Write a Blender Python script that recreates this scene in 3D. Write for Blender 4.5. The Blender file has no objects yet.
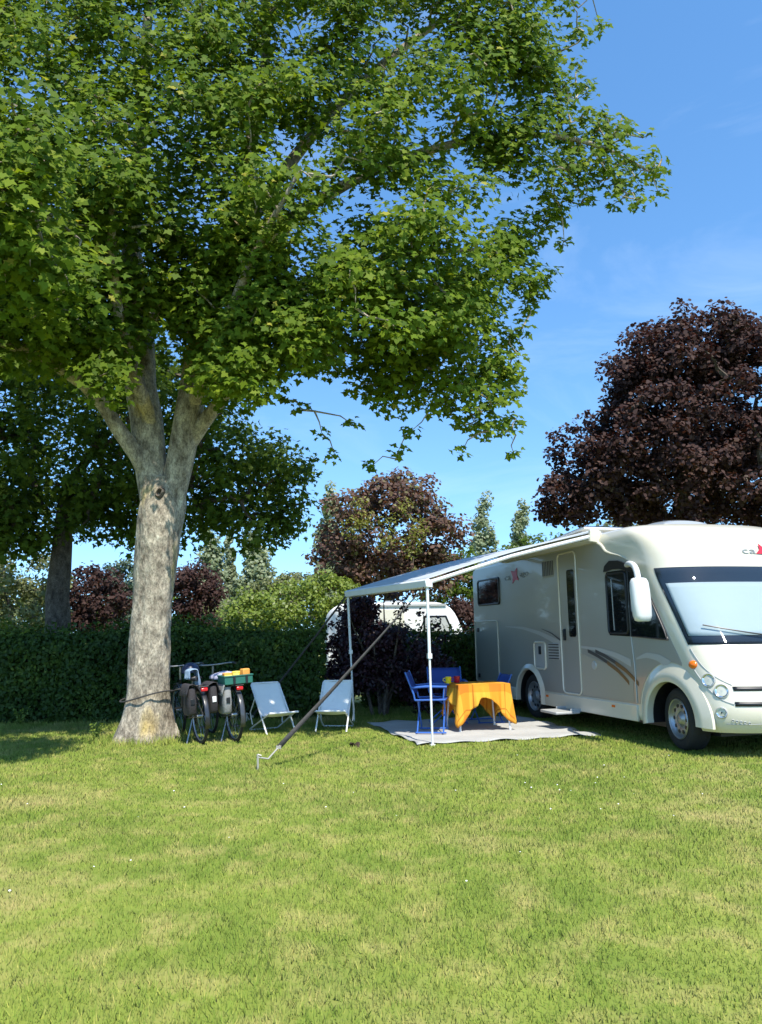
import bpy, bmesh, math, random
import numpy as np
from mathutils import Vector, Matrix
rad = math.radians
scene = bpy.context.scene
C = scene.collection

# ------------------------------------------------------------------ camera
PITCH, ROLL, CAM_H, FPX = 0.1564, 0.0148, 1.325, 770.0
cam = bpy.data.cameras.new('camera')
cam.sensor_fit = 'VERTICAL'; cam.sensor_height = 36.0; cam.lens = 36.0*FPX/1024.0
cam.clip_start = 0.05; cam.clip_end = 3000
camo = bpy.data.objects.new('camera', cam); C.objects.link(camo)
camo.matrix_world = Matrix.Translation((0, 0, CAM_H)) @ Matrix.Rotation(rad(90)+PITCH, 4, 'X') @ Matrix.Rotation(-ROLL, 4, 'Z')
scene.camera = camo

# ------------------------------------------------------------------ sky and sun
SUN_AZ, SUN_EL = rad(22), rad(57)        # azimuth measured from -Y towards +X
world = bpy.data.worlds.new('World'); scene.world = world; world.use_nodes = True
wn, wl = world.node_tree.nodes, world.node_tree.links
bg = wn['Background']
sky = wn.new('ShaderNodeTexSky'); sky.sky_type = 'NISHITA'; sky.sun_disc = False
sky.sun_elevation = SUN_EL; sky.sun_rotation = math.pi - SUN_AZ
sky.altitude = 0; sky.air_density = 1.0; sky.dust_density = 0.15; sky.ozone_density = 2.0
hsv = wn.new('ShaderNodeHueSaturation'); hsv.inputs['Saturation'].default_value = 1.2; hsv.inputs['Hue'].default_value = .4965
wtc = wn.new('ShaderNodeTexCoord'); wad = wn.new('ShaderNodeVectorMath'); wad.operation = 'ADD'; wad.inputs[1].default_value = (0, 0, .12)
wno = wn.new('ShaderNodeVectorMath'); wno.operation = 'NORMALIZE'
wl.new(wtc.outputs['Generated'], wad.inputs[0]); wl.new(wad.outputs[0], wno.inputs[0]); wl.new(wno.outputs[0], sky.inputs['Vector'])
wl.new(sky.outputs[0], hsv.inputs['Color']); wmp = wn.new('ShaderNodeMapping'); wmp.inputs['Scale'].default_value = (1.2, 1.2, 4.0); wmp.inputs['Rotation'].default_value = (.25, .35, .5)
wl.new(wtc.outputs['Generated'], wmp.inputs['Vector'])
wnz = wn.new('ShaderNodeTexNoise'); wnz.inputs['Scale'].default_value = 2.2; wnz.inputs['Detail'].default_value = 7; wnz.inputs['Roughness'].default_value = .6; wnz.inputs['Distortion'].default_value = .6
wl.new(wmp.outputs[0], wnz.inputs['Vector'])
wrm = wn.new('ShaderNodeMapRange'); wrm.inputs[1].default_value = .52; wrm.inputs[2].default_value = .85; wrm.inputs[4].default_value = .16; wl.new(wnz.outputs['Fac'], wrm.inputs[0])
wmx = wn.new('ShaderNodeMix'); wmx.data_type = 'RGBA'; wmx.inputs[7].default_value = (5.2, 5.6, 6.2, 1)
wl.new(wrm.outputs[0], wmx.inputs[0]); wl.new(hsv.outputs[0], wmx.inputs[6]); wl.new(wmx.outputs[2], bg.inputs[0]); bg.inputs[1].default_value = 0.15
sun = bpy.data.lights.new('sun', 'SUN'); sun.energy = 3.65; sun.angle = rad(0.5); sun.color = (1.0, 0.94, 0.84)
suno = bpy.data.objects.new('sun', sun); C.objects.link(suno)
sdir = Vector((math.sin(SUN_AZ)*math.cos(SUN_EL), -math.cos(SUN_AZ)*math.cos(SUN_EL), math.sin(SUN_EL)))
suno.rotation_euler = sdir.to_track_quat('Z', 'Y').to_euler()
vs = scene.view_settings
vs.view_transform = 'Standard'; vs.look = 'None'; vs.exposure = 1.05; vs.gamma = 1.0; vs.use_curve_mapping = False

# ------------------------------------------------------------------ helpers
_cr, _sr, _cp, _sp = math.cos(ROLL), math.sin(ROLL), math.cos(PITCH), math.sin(PITCH)
def ray(u, v):
    a = (u-381)/FPX; b = (512-v)/FPX
    r = a*_cr + b*_sr; up = -a*_sr + b*_cr
    return np.array([r, _cp - _sp*up, _sp + _cp*up])
def at(u, v, Y):
    d = ray(u, v); return d*(Y/d[1]) + np.array([0, 0, CAM_H])
def gnd(u, v, z=0.0):
    d = ray(u, v); return d*((z-CAM_H)/d[2]) + np.array([0, 0, CAM_H])
def sm(x, a, b):
    t = min(max((x-a)/(b-a), 0), 1); return t*t*(3-2*t)

def tag(o, label=None, cat=None, group=None, kind=None):
    if label: o['label'] = label
    if cat: o['category'] = cat
    if group: o['group'] = group
    if kind: o['kind'] = kind
    return o
def thing(name, loc, label, cat, rz=0.0, group=None):
    o = bpy.data.objects.new(name, None); C.objects.link(o)
    o.location = loc; o.rotation_euler = (0, 0, rz); o.empty_display_size = 0.2
    return tag(o, label, cat, group)
def link(name, me, m, parent=None, smooth=None):
    o = bpy.data.objects.new(name, me); C.objects.link(o)
    if m: me.materials.append(m)
    if parent is not None: o.parent = parent
    if smooth is not None:
        me.polygons.foreach_set('use_smooth', [True]*len(me.polygons))
        me.set_sharp_from_angle(angle=rad(smooth))
    return o
def dup(o, parent=None):
    c = o.copy(); C.objects.link(c)
    if parent is not None: c.parent = parent
    for ch in [x for x in bpy.data.objects if x.parent == o]: dup(ch, c)
    return c

class MB:
    def __init__(s): s.v = []; s.f = []
    def add(s, vs_, fs_):
        n = len(s.v); s.v += [tuple(map(float, p)) for p in vs_]; s.f += [tuple(i+n for i in f) for f in fs_]; return s
    def box(s, c, d, rot=None):
        c = Vector(c); h = [x/2 for x in d]; R = rot if rot else Matrix.Identity(3)
        P = [c + R @ Vector((sx*h[0], sy*h[1], sz*h[2])) for sz in (-1, 1) for sy in (-1, 1) for sx in (-1, 1)]
        return s.add(P, [(0,2,3,1),(4,5,7,6),(0,1,5,4),(2,6,7,3),(0,4,6,2),(1,3,7,5)])
    def tube(s, path, r, n=8, cap=True, closed=False):
        P = [Vector(p) for p in path]; m = len(P)
        R = list(r) if hasattr(r, '__len__') else [r]*m
        rings = []; prev = None
        for i in range(m):
            if closed: t = P[(i+1) % m]-P[i-1]
            else: t = P[min(i+1, m-1)]-P[max(i-1, 0)]
            t = t.normalized() if t.length > 1e-9 else Vector((0, 0, 1))
            if prev is None:
                a = Vector((0, 0, 1)) if abs(t.z) < .9 else Vector((1, 0, 0))
                nx = t.cross(a).normalized()
            else:
                nx = prev - t*prev.dot(t); nx = nx.normalized() if nx.length > 1e-6 else t.orthogonal().normalized()
            prev = nx; ny = t.cross(nx)
            rings.append([P[i] + (nx*math.cos(2*math.pi*k/n) + ny*math.sin(2*math.pi*k/n))*R[i] for k in range(n)])
        V = [p for g in rings for p in g]; F = []
        for i in range(m if closed else m-1):
            j = (i+1) % m
            for k in range(n):
                k2 = (k+1) % n; F.append((i*n+k, i*n+k2, j*n+k2, j*n+k))
        if cap and not closed: F.append(tuple(range(n-1, -1, -1))); F.append(tuple((m-1)*n+k for k in range(n)))
        return s.add(V, F)
    def lathe(s, prof, c=(0,0,0), axis='Z', n=24):
        V = []; F = []
        for (r, h) in prof:
            for k in range(n):
                a = 2*math.pi*k/n; x, y = r*math.cos(a), r*math.sin(a)
                p = (x, y, h) if axis == 'Z' else ((h, x, y) if axis == 'X' else (y, h, x))
                V.append((p[0]+c[0], p[1]+c[1], p[2]+c[2]))
        for i in range(len(prof)-1):
            for k in range(n):
                k2 = (k+1) % n; F.append((i*n+k, i*n+k2, (i+1)*n+k2, (i+1)*n+k))
        return s.add(V, F)
    def grid(s, fn, nu, nv):
        V = [fn(i/(nu-1), j/(nv-1)) for i in range(nu) for j in range(nv)]
        F = [(i*nv+j, (i+1)*nv+j, (i+1)*nv+j+1, i*nv+j+1) for i in range(nu-1) for j in range(nv-1)]
        return s.add(V, F)
    def prism(s, poly, d):            # poly list of 3D points, extruded by vector d
        n = len(poly); d = Vector(d); P = [Vector(p) for p in poly]
        return s.add(P+[p+d for p in P], [tuple(range(n-1, -1, -1)), tuple(range(n, 2*n))] + [(i, (i+1) % n, n+(i+1) % n, n+i) for i in range(n)])
    def mesh(s, name):
        me = bpy.data.meshes.new(name); me.from_pydata(s.v, [], s.f); me.update()
        bm = bmesh.new(); bm.from_mesh(me); bmesh.ops.recalc_face_normals(bm, faces=bm.faces); bm.to_mesh(me); bm.free()
        return me
    def build(s, name, m, parent=None, smooth=35, bevel=0, solid=0):
        o = link(name, s.mesh(name), m, parent, smooth)
        if solid:
            md = o.modifiers.new('solid', 'SOLIDIFY'); md.thickness = solid; md.offset = 0
        if bevel:
            md = o.modifiers.new('bevel', 'BEVEL'); md.width = bevel; md.segments = 2; md.limit_method = 'ANGLE'
        return o

def arrays_mesh(name, V, loops, sizes, tint=None):
    me = bpy.data.meshes.new(name)
    V = np.asarray(V, np.float32); loops = np.asarray(loops, np.int32); sizes = np.asarray(sizes, np.int32)
    me.vertices.add(len(V)); me.vertices.foreach_set('co', V.ravel())
    me.loops.add(len(loops)); me.loops.foreach_set('vertex_index', loops)
    me.polygons.add(len(sizes)); st = np.zeros(len(sizes), np.int32); st[1:] = np.cumsum(sizes)[:-1]
    me.polygons.foreach_set('loop_start', st)
    try: me.polygons.foreach_set('loop_total', sizes)
    except Exception: pass
    if tint is not None:
        a = me.attributes.new('tint', 'FLOAT', 'POINT'); a.data.foreach_set('value', np.asarray(tint, np.float32))
    me.update(calc_edges=True); return me

# ------------------------------------------------------------------ materials
def nodes_of(m): return m.node_tree.nodes, m.node_tree.links
def mat(name, col, rough=.5, metal=0.0, var=0.0, vscale=6.0, bump=0.0, bscale=40.0, coat=0.0, spec=.5, col2=None, dirt=None):
    m = bpy.data.materials.new(name); m.use_nodes = True
    N, L = nodes_of(m); b = N['Principled BSDF']
    b.inputs['Roughness'].default_value = rough; b.inputs['Metallic'].default_value = metal
    b.inputs['Specular IOR Level'].default_value = spec; b.inputs['Coat Weight'].default_value = coat
    tc = N.new('ShaderNodeTexCoord')
    nz = N.new('ShaderNodeTexNoise'); nz.inputs['Scale'].default_value = vscale; nz.inputs['Detail'].default_value = 5
    L.new(tc.outputs['Object'], nz.inputs['Vector'])
    cr = N.new('ShaderNodeValToRGB'); cr.color_ramp.elements[0].position = .3; cr.color_ramp.elements[1].position = .7
    c2 = col2 if col2 else tuple(x*(1-var) for x in col)
    cr.color_ramp.elements[0].color = (*c2, 1); cr.color_ramp.elements[1].color = (*col, 1)
    L.new(nz.outputs['Fac'], cr.inputs[0]); L.new(cr.outputs[0], b.inputs['Base Color'])
    if bump:
        n2 = N.new('ShaderNodeTexNoise'); n2.inputs['Scale'].default_value = bscale; n2.inputs['Detail'].default_value = 4
        L.new(tc.outputs['Object'], n2.inputs['Vector'])
        bp = N.new('ShaderNodeBump'); bp.inputs['Strength'].default_value = bump; bp.inputs['Distance'].default_value = .02
        L.new(n2.outputs['Fac'], bp.inputs['Height']); L.new(bp.outputs[0], b.inputs['Normal'])
    return m
def leaf_mat(name, stops, trans=.35, tcol=None, rough=.45, spec=.4):
    """stops: list of (pos, colour) over the random per-leaf tint"""
    m = bpy.data.materials.new(name); m.use_nodes = True; N, L = nodes_of(m); b = N['Principled BSDF']; out = N['Material Output']
    at_ = N.new('ShaderNodeAttribute'); at_.attribute_name = 'tint'
    cr = N.new('ShaderNodeValToRGB'); E_ = cr.color_ramp.elements
    while len(E_) < len(stops): E_.new(.5)
    for e, (p, c) in zip(E_, stops): e.position = p; e.color = (*c, 1)
    L.new(at_.outputs['Fac'], cr.inputs[0]); L.new(cr.outputs[0], b.inputs['Base Color'])
    b.inputs['Roughness'].default_value = rough; b.inputs['Specular IOR Level'].default_value = spec
    tr = N.new('ShaderNodeBsdfTranslucent'); mx = N.new('ShaderNodeMixShader'); mx.inputs[0].default_value = trans
    mc = N.new('ShaderNodeMix'); mc.data_type = 'RGBA'; mc.blend_type = 'MULTIPLY'; mc.inputs[0].default_value = 1
    L.new(cr.outputs[0], mc.inputs[6]); mc.inputs[7].default_value = (*(tcol or (1.3, 1.25, .6)), 1)
    L.new(mc.outputs[2], tr.inputs[0])
    L.new(b.outputs[0], mx.inputs[1]); L.new(tr.outputs[0], mx.inputs[2]); L.new(mx.outputs[0], out.inputs[0])
    return m
def bark_mat(name, c1, c2, c3=None, scale=5.0, bump=.8):
    m = bpy.data.materials.new(name); m.use_nodes = True; N, L = nodes_of(m); b = N['Principled BSDF']
    b.inputs['Roughness'].default_value = .9; b.inputs['Specular IOR Level'].default_value = .2
    tc = N.new('ShaderNodeTexCoord'); mp = N.new('ShaderNodeMapping'); mp.inputs['Scale'].default_value = (1, 1, .55)
    L.new(tc.outputs['Object'], mp.inputs['Vector'])
    n1 = N.new('ShaderNodeTexNoise'); n1.inputs['Scale'].default_value = scale*2.2; n1.inputs['Detail'].default_value = 8; n1.inputs['Roughness'].default_value = .7
    L.new(mp.outputs[0], n1.inputs['Vector'])
    cr = N.new('ShaderNodeValToRGB'); cr.color_ramp.elements[0].position = .35; cr.color_ramp.elements[1].position = .62
    cr.color_ramp.elements[0].color = (*c1, 1); cr.color_ramp.elements[1].color = (*c2, 1); e3 = cr.color_ramp.elements.new(.75); e3.color = (*(min(.6, x*1.4) for x in c2), 1); L.new(n1.outputs['Fac'], cr.inputs[0])
    colout = cr.outputs[0]
    if c3:
        n2 = N.new('ShaderNodeTexNoise'); n2.inputs['Scale'].default_value = scale*.55; n2.inputs['Detail'].default_value = 4
        L.new(mp.outputs[0], n2.inputs['Vector'])
        r2 = N.new('ShaderNodeValToRGB'); r2.color_ramp.elements[0].position = .58; r2.color_ramp.elements[1].position = .70
        L.new(n2.outputs['Fac'], r2.inputs[0])
        mx = N.new('ShaderNodeMix'); mx.data_type = 'RGBA'; L.new(r2.outputs[0], mx.inputs[0]); L.new(cr.outputs[0], mx.inputs[6]); mx.inputs[7].default_value = (*c3, 1)
        colout = mx.outputs[2]
    n5 = N.new('ShaderNodeTexNoise'); n5.inputs['Scale'].default_value = scale*14; n5.inputs['Detail'].default_value = 6; n5.inputs['Roughness'].default_value = .75; L.new(mp.outputs[0], n5.inputs['Vector'])
    r5 = N.new('ShaderNodeMapRange'); r5.inputs[1].default_value = .36; r5.inputs[2].default_value = .60; r5.inputs[3].default_value = .42; r5.inputs[4].default_value = 1.12; L.new(n5.outputs['Fac'], r5.inputs[0])
    m5 = N.new('ShaderNodeMix'); m5.data_type = 'RGBA'; m5.blend_type = 'MULTIPLY'; m5.inputs[0].default_value = 1; L.new(colout, m5.inputs[6]); L.new(r5.outputs[0], m5.inputs[7])
    L.new(m5.outputs[2], b.inputs['Base Color'])
    n3 = N.new('ShaderNodeTexVoronoi'); n3.inputs['Scale'].default_value = scale*4; L.new(mp.outputs[0], n3.inputs['Vector'])
    ad = N.new('ShaderNodeMath'); ad.operation = 'ADD'; L.new(n3.outputs['Distance'], ad.inputs[0]); L.new(n1.outputs['Fac'], ad.inputs[1])
    bp = N.new('ShaderNodeBump'); bp.inputs['Strength'].default_value = bump; bp.inputs['Distance'].default_value = .03
    L.new(ad.outputs[0], bp.inputs['Height']); L.new(bp.outputs[0], b.inputs['Normal'])
    return m
def glass_mat(name, tintc, alpha=.35, rough=.03):
    m = bpy.data.materials.new(name); m.use_nodes = True; N, L = nodes_of(m); out = N['Material Output']; N.remove(N['Principled BSDF'])
    g = N.new('ShaderNodeBsdfGlossy'); g.inputs['Roughness'].default_value = rough
    t = N.new('ShaderNodeBsdfTransparent'); t.inputs[0].default_value = (*tintc, 1)
    lw = N.new('ShaderNodeLayerWeight'); lw.inputs[0].default_value = .5
    pw = N.new('ShaderNodeMath'); pw.operation = 'POWER'; pw.inputs[1].default_value = 4.0; L.new(lw.outputs['Facing'], pw.inputs[0])
    f = N.new('ShaderNodeMapRange'); f.inputs[3].default_value = .06; f.inputs[4].default_value = .95; L.new(pw.outputs[0], f.inputs[0])
    mx = N.new('ShaderNodeMixShader'); L.new(f.outputs[0], mx.inputs[0]); L.new(t.outputs[0], mx.inputs[1]); L.new(g.outputs[0], mx.inputs[2]); L.new(mx.outputs[0], out.inputs[0])
    return m

M = {}
M['cream'] = mat('cream paint', (.63, .595, .475), .28, coat=.5, var=.03, vscale=1.5)
M['silver'] = mat('champagne silver paint', (.385, .38, .335), .32, metal=.25, coat=.5, var=.04, vscale=1.2)
M['silver_light'] = mat('pale silver film', (.48, .485, .46), .3, metal=.2)
M['film_grey'] = mat('dark grey film', (.07, .065, .06), .35)
M['film_bronze'] = mat('bronze film', (.19, .105, .04), .35)
M['sand_reflection'] = mat('painted sand reflection', (.36, .335, .27), .35)
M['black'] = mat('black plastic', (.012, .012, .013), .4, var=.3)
M['rubber'] = mat('tyre rubber', (.02, .02, .02), .8, var=.3, bump=.3, bscale=60)
M['darkglass'] = mat('tinted window', (.008, .01, .011), .04, spec=.7)
M['steel'] = mat('steel rim', (.42, .43, .44), .38, metal=.75, var=.2, vscale=14)
M['alu'] = mat('white coated aluminium', (.72, .73, .72), .35, metal=.1, var=.06)
M['greyplastic'] = mat('grey plastic', (.38, .39, .38), .5, var=.08)
M['amber'] = mat('amber lens', (.75, .16, .01), .15)
M['redlens'] = mat('red lens', (.5, .015, .02), .2)
M['chrome'] = mat('chrome reflector', (.85, .86, .87), .12, metal=1.0)
M['clear'] = glass_mat('clear lens', (.95, .97, .98))
M['screen'] = glass_mat('windscreen glass', (.84, .91, .94), rough=.02)
M['blind'] = mat('pale thermal blind', (.42, .455, .46), .75, var=.06, vscale=2, bump=.15, bscale=8)
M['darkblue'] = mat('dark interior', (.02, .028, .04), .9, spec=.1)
M['red'] = mat('red emblem film', (.52, .02, .04), .35)
M['greyletter'] = mat('grey letter film', (.20, .22, .22), .35)
M['awning'] = mat('grey white awning cloth', (.42, .455, .48), .7, var=.05, vscale=2, bump=.1, bscale=30)
M['strap'] = mat('dark grey webbing', (.055, .052, .048), .85, var=.3, vscale=30, bump=.4, bscale=120)
M['sling'] = mat('pale sling cloth', (.80, .82, .79), .8, var=.06, vscale=8, bump=.12, bscale=60)
M['whitetube'] = mat('white steel tube', (.72, .74, .73), .35, var=.08)
M['bluecloth'] = mat('blue canvas', (.02, .06, .29), .75, var=.15, bump=.15, bscale=80)
M['bluetube'] = mat('blue painted tube', (.035, .12, .42), .35, var=.08)
M['mat'] = mat('grey ground mat', (.42, .42, .40), .9, var=.18, vscale=3, bump=.35, bscale=55)
M['solar'] = mat('solar glass', (.02, .035, .07), .1)
M['smoke'] = mat('smoked roof dome', (.30, .32, .33), .15, coat=.3)

def cloth_material():
    m = bpy.data.materials.new('orange check tablecloth'); m.use_nodes = True; N, L = nodes_of(m); b = N['Principled BSDF']
    b.inputs['Roughness'].default_value = .85; b.inputs['Specular IOR Level'].default_value = .15
    uv = N.new('ShaderNodeUVMap'); uv.uv_map = 'UVMap'
    sx = N.new('ShaderNodeSeparateXYZ'); L.new(uv.outputs[0], sx.inputs[0])
    def bands(src, f, lo, hi):
        w = N.new('ShaderNodeMath'); w.operation = 'MULTIPLY'; w.inputs[1].default_value = f; L.new(src, w.inputs[0])
        fr = N.new('ShaderNodeMath'); fr.operation = 'FRACT'; L.new(w.outputs[0], fr.inputs[0])
        a = N.new('ShaderNodeMath'); a.operation = 'GREATER_THAN'; a.inputs[1].default_value = lo; L.new(fr.outputs[0], a.inputs[0])
        c = N.new('ShaderNodeMath'); c.operation = 'LESS_THAN'; c.inputs[1].default_value = hi; L.new(fr.outputs[0], c.inputs[0])
        d = N.new('ShaderNodeMath'); d.operation = 'MULTIPLY'; L.new(a.outputs[0], d.inputs[0]); L.new(c.outputs[0], d.inputs[1]); return d.outputs[0]
    def add(a, c):
        q = N.new('ShaderNodeMath'); q.operation = 'ADD'; q.use_clamp = True; L.new(a, q.inputs[0]); L.new(c, q.inputs[1]); return q.outputs[0]
    def mix(f, A, B, fac=1.0):
        q = N.new('ShaderNodeMix'); q.data_type = 'RGBA'
        s_ = N.new('ShaderNodeMath'); s_.operation = 'MULTIPLY'; s_.inputs[1].default_value = fac; L.new(f, s_.inputs[0]); L.new(s_.outputs[0], q.inputs[0])
        if isinstance(A, tuple): q.inputs[6].default_value = (*A, 1)
        else: L.new(A, q.inputs[6])
        q.inputs[7].default_value = (*B, 1); return q.outputs[2]
    wide = add(bands(sx.outputs[0], 2.2, .12, .5), bands(sx.outputs[1], 2.2, .12, .5))
    both = N.new('ShaderNodeMath'); both.operation = 'MULTIPLY'
    L.new(bands(sx.outputs[0], 2.2, .12, .5), both.inputs[0]); L.new(bands(sx.outputs[1], 2.2, .12, .5), both.inputs[1])
    thin = add(bands(sx.outputs[0], 2.2, .60, .64), bands(sx.outputs[1], 2.2, .60, .64))
    c = mix(wide, (.86, .50, .06), (.80, .33, .03), .75)
    c = mix(both.outputs[0], c, (.70, .20, .03), .6)
    c = mix(thin, c, (.55, .14, .02), .7)
    L.new(c, b.inputs['Base Color'])
    tr = N.new('ShaderNodeBsdfTranslucent'); L.new(c, tr.inputs[0]); mx = N.new('ShaderNodeMixShader'); mx.inputs[0].default_value = .3
    L.new(b.outputs[0], mx.inputs[1]); L.new(tr.outputs[0], mx.inputs[2]); L.new(mx.outputs[0], N['Material Output'].inputs[0])
    return m
M['cloth'] = cloth_material()

def lawn_nodes(N, L, tint=None):
    """patchy lawn colour from world position"""
    g = N.new('ShaderNodeNewGeometry')
    def noise(scale, det, lo, hi):
        n = N.new('ShaderNodeTexNoise'); n.inputs['Scale'].default_value = scale; n.inputs['Detail'].default_value = det; n.inputs['Roughness'].default_value = .62
        L.new(g.outputs['Position'], n.inputs['Vector'])
        r = N.new('ShaderNodeMapRange'); r.inputs[1].default_value = lo; r.inputs[2].default_value = hi; L.new(n.outputs['Fac'], r.inputs[0]); return r.outputs[0]
    def mix(f, A, B):
        q = N.new('ShaderNodeMix'); q.data_type = 'RGBA'; L.new(f, q.inputs[0])
        for s_, v in ((6, A), (7, B)):
            if isinstance(v, tuple): q.inputs[s_].default_value = (*v, 1)
            else: L.new(v, q.inputs[s_])
        return q.outputs[2]
    c = mix(noise(.9, 3, .38, .62), (.155, .220, .036), (.220, .275, .053))
    c = mix(noise(3.5, 4, .47, .74), c, (.350, .325, .120))
    c = mix(noise(.55, 5, .54, .72), c, (.370, .325, .140))
    return c
def lawn_material(name, blades):
    m = bpy.data.materials.new(name); m.use_nodes = True; N, L = nodes_of(m); b = N['Principled BSDF']
    b.inputs['Roughness'].default_value = .7; b.inputs['Specular IOR Level'].default_value = .2
    c = lawn_nodes(N, L)
    if blades:
        a = N.new('ShaderNodeAttribute'); a.attribute_name = 'tint'
        cr = N.new('ShaderNodeValToRGB'); e = cr.color_ramp.elements
        e[0].color = (.74, .88, .62, 1); e[0].position = 0; e[1].color = (1.9, 1.55, 1.7, 1); e[1].position = 1
        n_ = e.new(.62); n_.color = (1.08, 1.10, .95, 1)
        L.new(a.outputs['Fac'], cr.inputs[0])
        q = N.new('ShaderNodeMix'); q.data_type = 'RGBA'; q.blend_type = 'MULTIPLY'; q.inputs[0].default_value = 1
        L.new(c, q.inputs[6]); L.new(cr.outputs[0], q.inputs[7]); c = q.outputs[2]
        tr = N.new('ShaderNodeBsdfTranslucent'); L.new(c, tr.inputs[0]); mx = N.new('ShaderNodeMixShader'); mx.inputs[0].default_value = .22
        gn = N.new('ShaderNodeNewGeometry'); va = N.new('ShaderNodeVectorMath'); va.operation = 'SCALE'; va.inputs['Scale'].default_value = .40; L.new(gn.outputs['Normal'], va.inputs[0])
        vb = N.new('ShaderNodeVectorMath'); vb.operation = 'ADD'; vb.inputs[1].default_value = (0, -.1, .9); L.new(va.outputs[0], vb.inputs[0])
        vn = N.new('ShaderNodeVectorMath'); vn.operation = 'NORMALIZE'; L.new(vb.outputs[0], vn.inputs[0]); L.new(vn.outputs[0], b.inputs['Normal'])
        L.new(c, b.inputs['Base Color']); L.new(b.outputs[0], mx.inputs[1]); L.new(tr.outputs[0], mx.inputs[2]); L.new(mx.outputs[0], N['Material Output'].inputs[0])
    else:
        q = N.new('ShaderNodeMix'); q.data_type = 'RGBA'; q.blend_type = 'MULTIPLY'; q.inputs[0].default_value = 1
        L.new(c, q.inputs[6]); q.inputs[7].default_value = (.92, .88, .8, 1)
        L.new(q.outputs[2], b.inputs['Base Color'])
        nz = N.new('ShaderNodeTexNoise'); nz.inputs['Scale'].default_value = 60; nz.inputs['Detail'].default_value = 3
        bp = N.new('ShaderNodeBump'); bp.inputs['Strength'].default_value = .9; bp.inputs['Distance'].default_value = .03
        L.new(nz.outputs['Fac'], bp.inputs['Height']); L.new(bp.outputs[0], b.inputs['Normal'])
    return m

M['bark'] = bark_mat('pale maple bark', (.14, .115, .085), (.50, .44, .335), (.44, .32, .09), 3.6, .55)
M['bark_dark'] = bark_mat('dark bark', (.06, .045, .035), (.17, .14, .11))
M['leaf_main'] = leaf_mat('maple leaf', [(0, (.052, .100, .009)), (.5, (.124, .188, .013)), (.88, (.235, .285, .022)), (1, (.34, .32, .05))], .40, rough=.55, spec=.10)
M['leaf_second'] = leaf_mat('dark maple leaf', [(0, (.045, .085, .014)), (1, (.125, .185, .022))], .42, spec=.12, rough=.6)  # darker greens than the big maple's leaf, also used on bushes
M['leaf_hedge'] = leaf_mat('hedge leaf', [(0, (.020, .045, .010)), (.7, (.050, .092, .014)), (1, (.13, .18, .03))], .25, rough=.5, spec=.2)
M['leaf_purple'] = leaf_mat('purple plum leaf', [(0, (.018, .008, .012)), (1, (.055, .020, .028))], .25, (1.5, .6, .5))
M['leaf_copper'] = leaf_mat('copper maple leaf', [(0, (.030, .017, .016)), (.6, (.058, .031, .026)), (1, (.10, .06, .045))], .2, (1.5, .7, .5), rough=.65, spec=.15)
M['leaf_plum_mix'] = leaf_mat('dusky red leaf', [(0, (.075, .048, .036)), (.55, (.150, .088, .068)), (.75, (.15, .15, .055)), (1, (.16, .17, .06))], .3, (1.5, .8, .5), rough=.6, spec=.2)
M['leaf_mistle'] = leaf_mat('mistletoe leaf', [(0, (.13, .15, .02)), (1, (.24, .24, .04))], .3)
M['leaf_poplar'] = leaf_mat('poplar leaf', [(0, (.17, .21, .11)), (1, (.29, .33, .20))], .3)  # paled greens: the distance haze is put into the leaf colour
M['leaf_bush'] = leaf_mat('bright bush leaf', [(0, (.11, .17, .026)), (1, (.25, .31, .05))], .38)
M['leaf_olive'] = leaf_mat('olive leaf', [(0, (.09, .11, .035)), (1, (.21, .23, .085))], .32)
M['leaf_fir'] = leaf_mat('fir needle', [(0, (.04, .07, .04)), (1, (.10, .14, .08))], .15)

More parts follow.
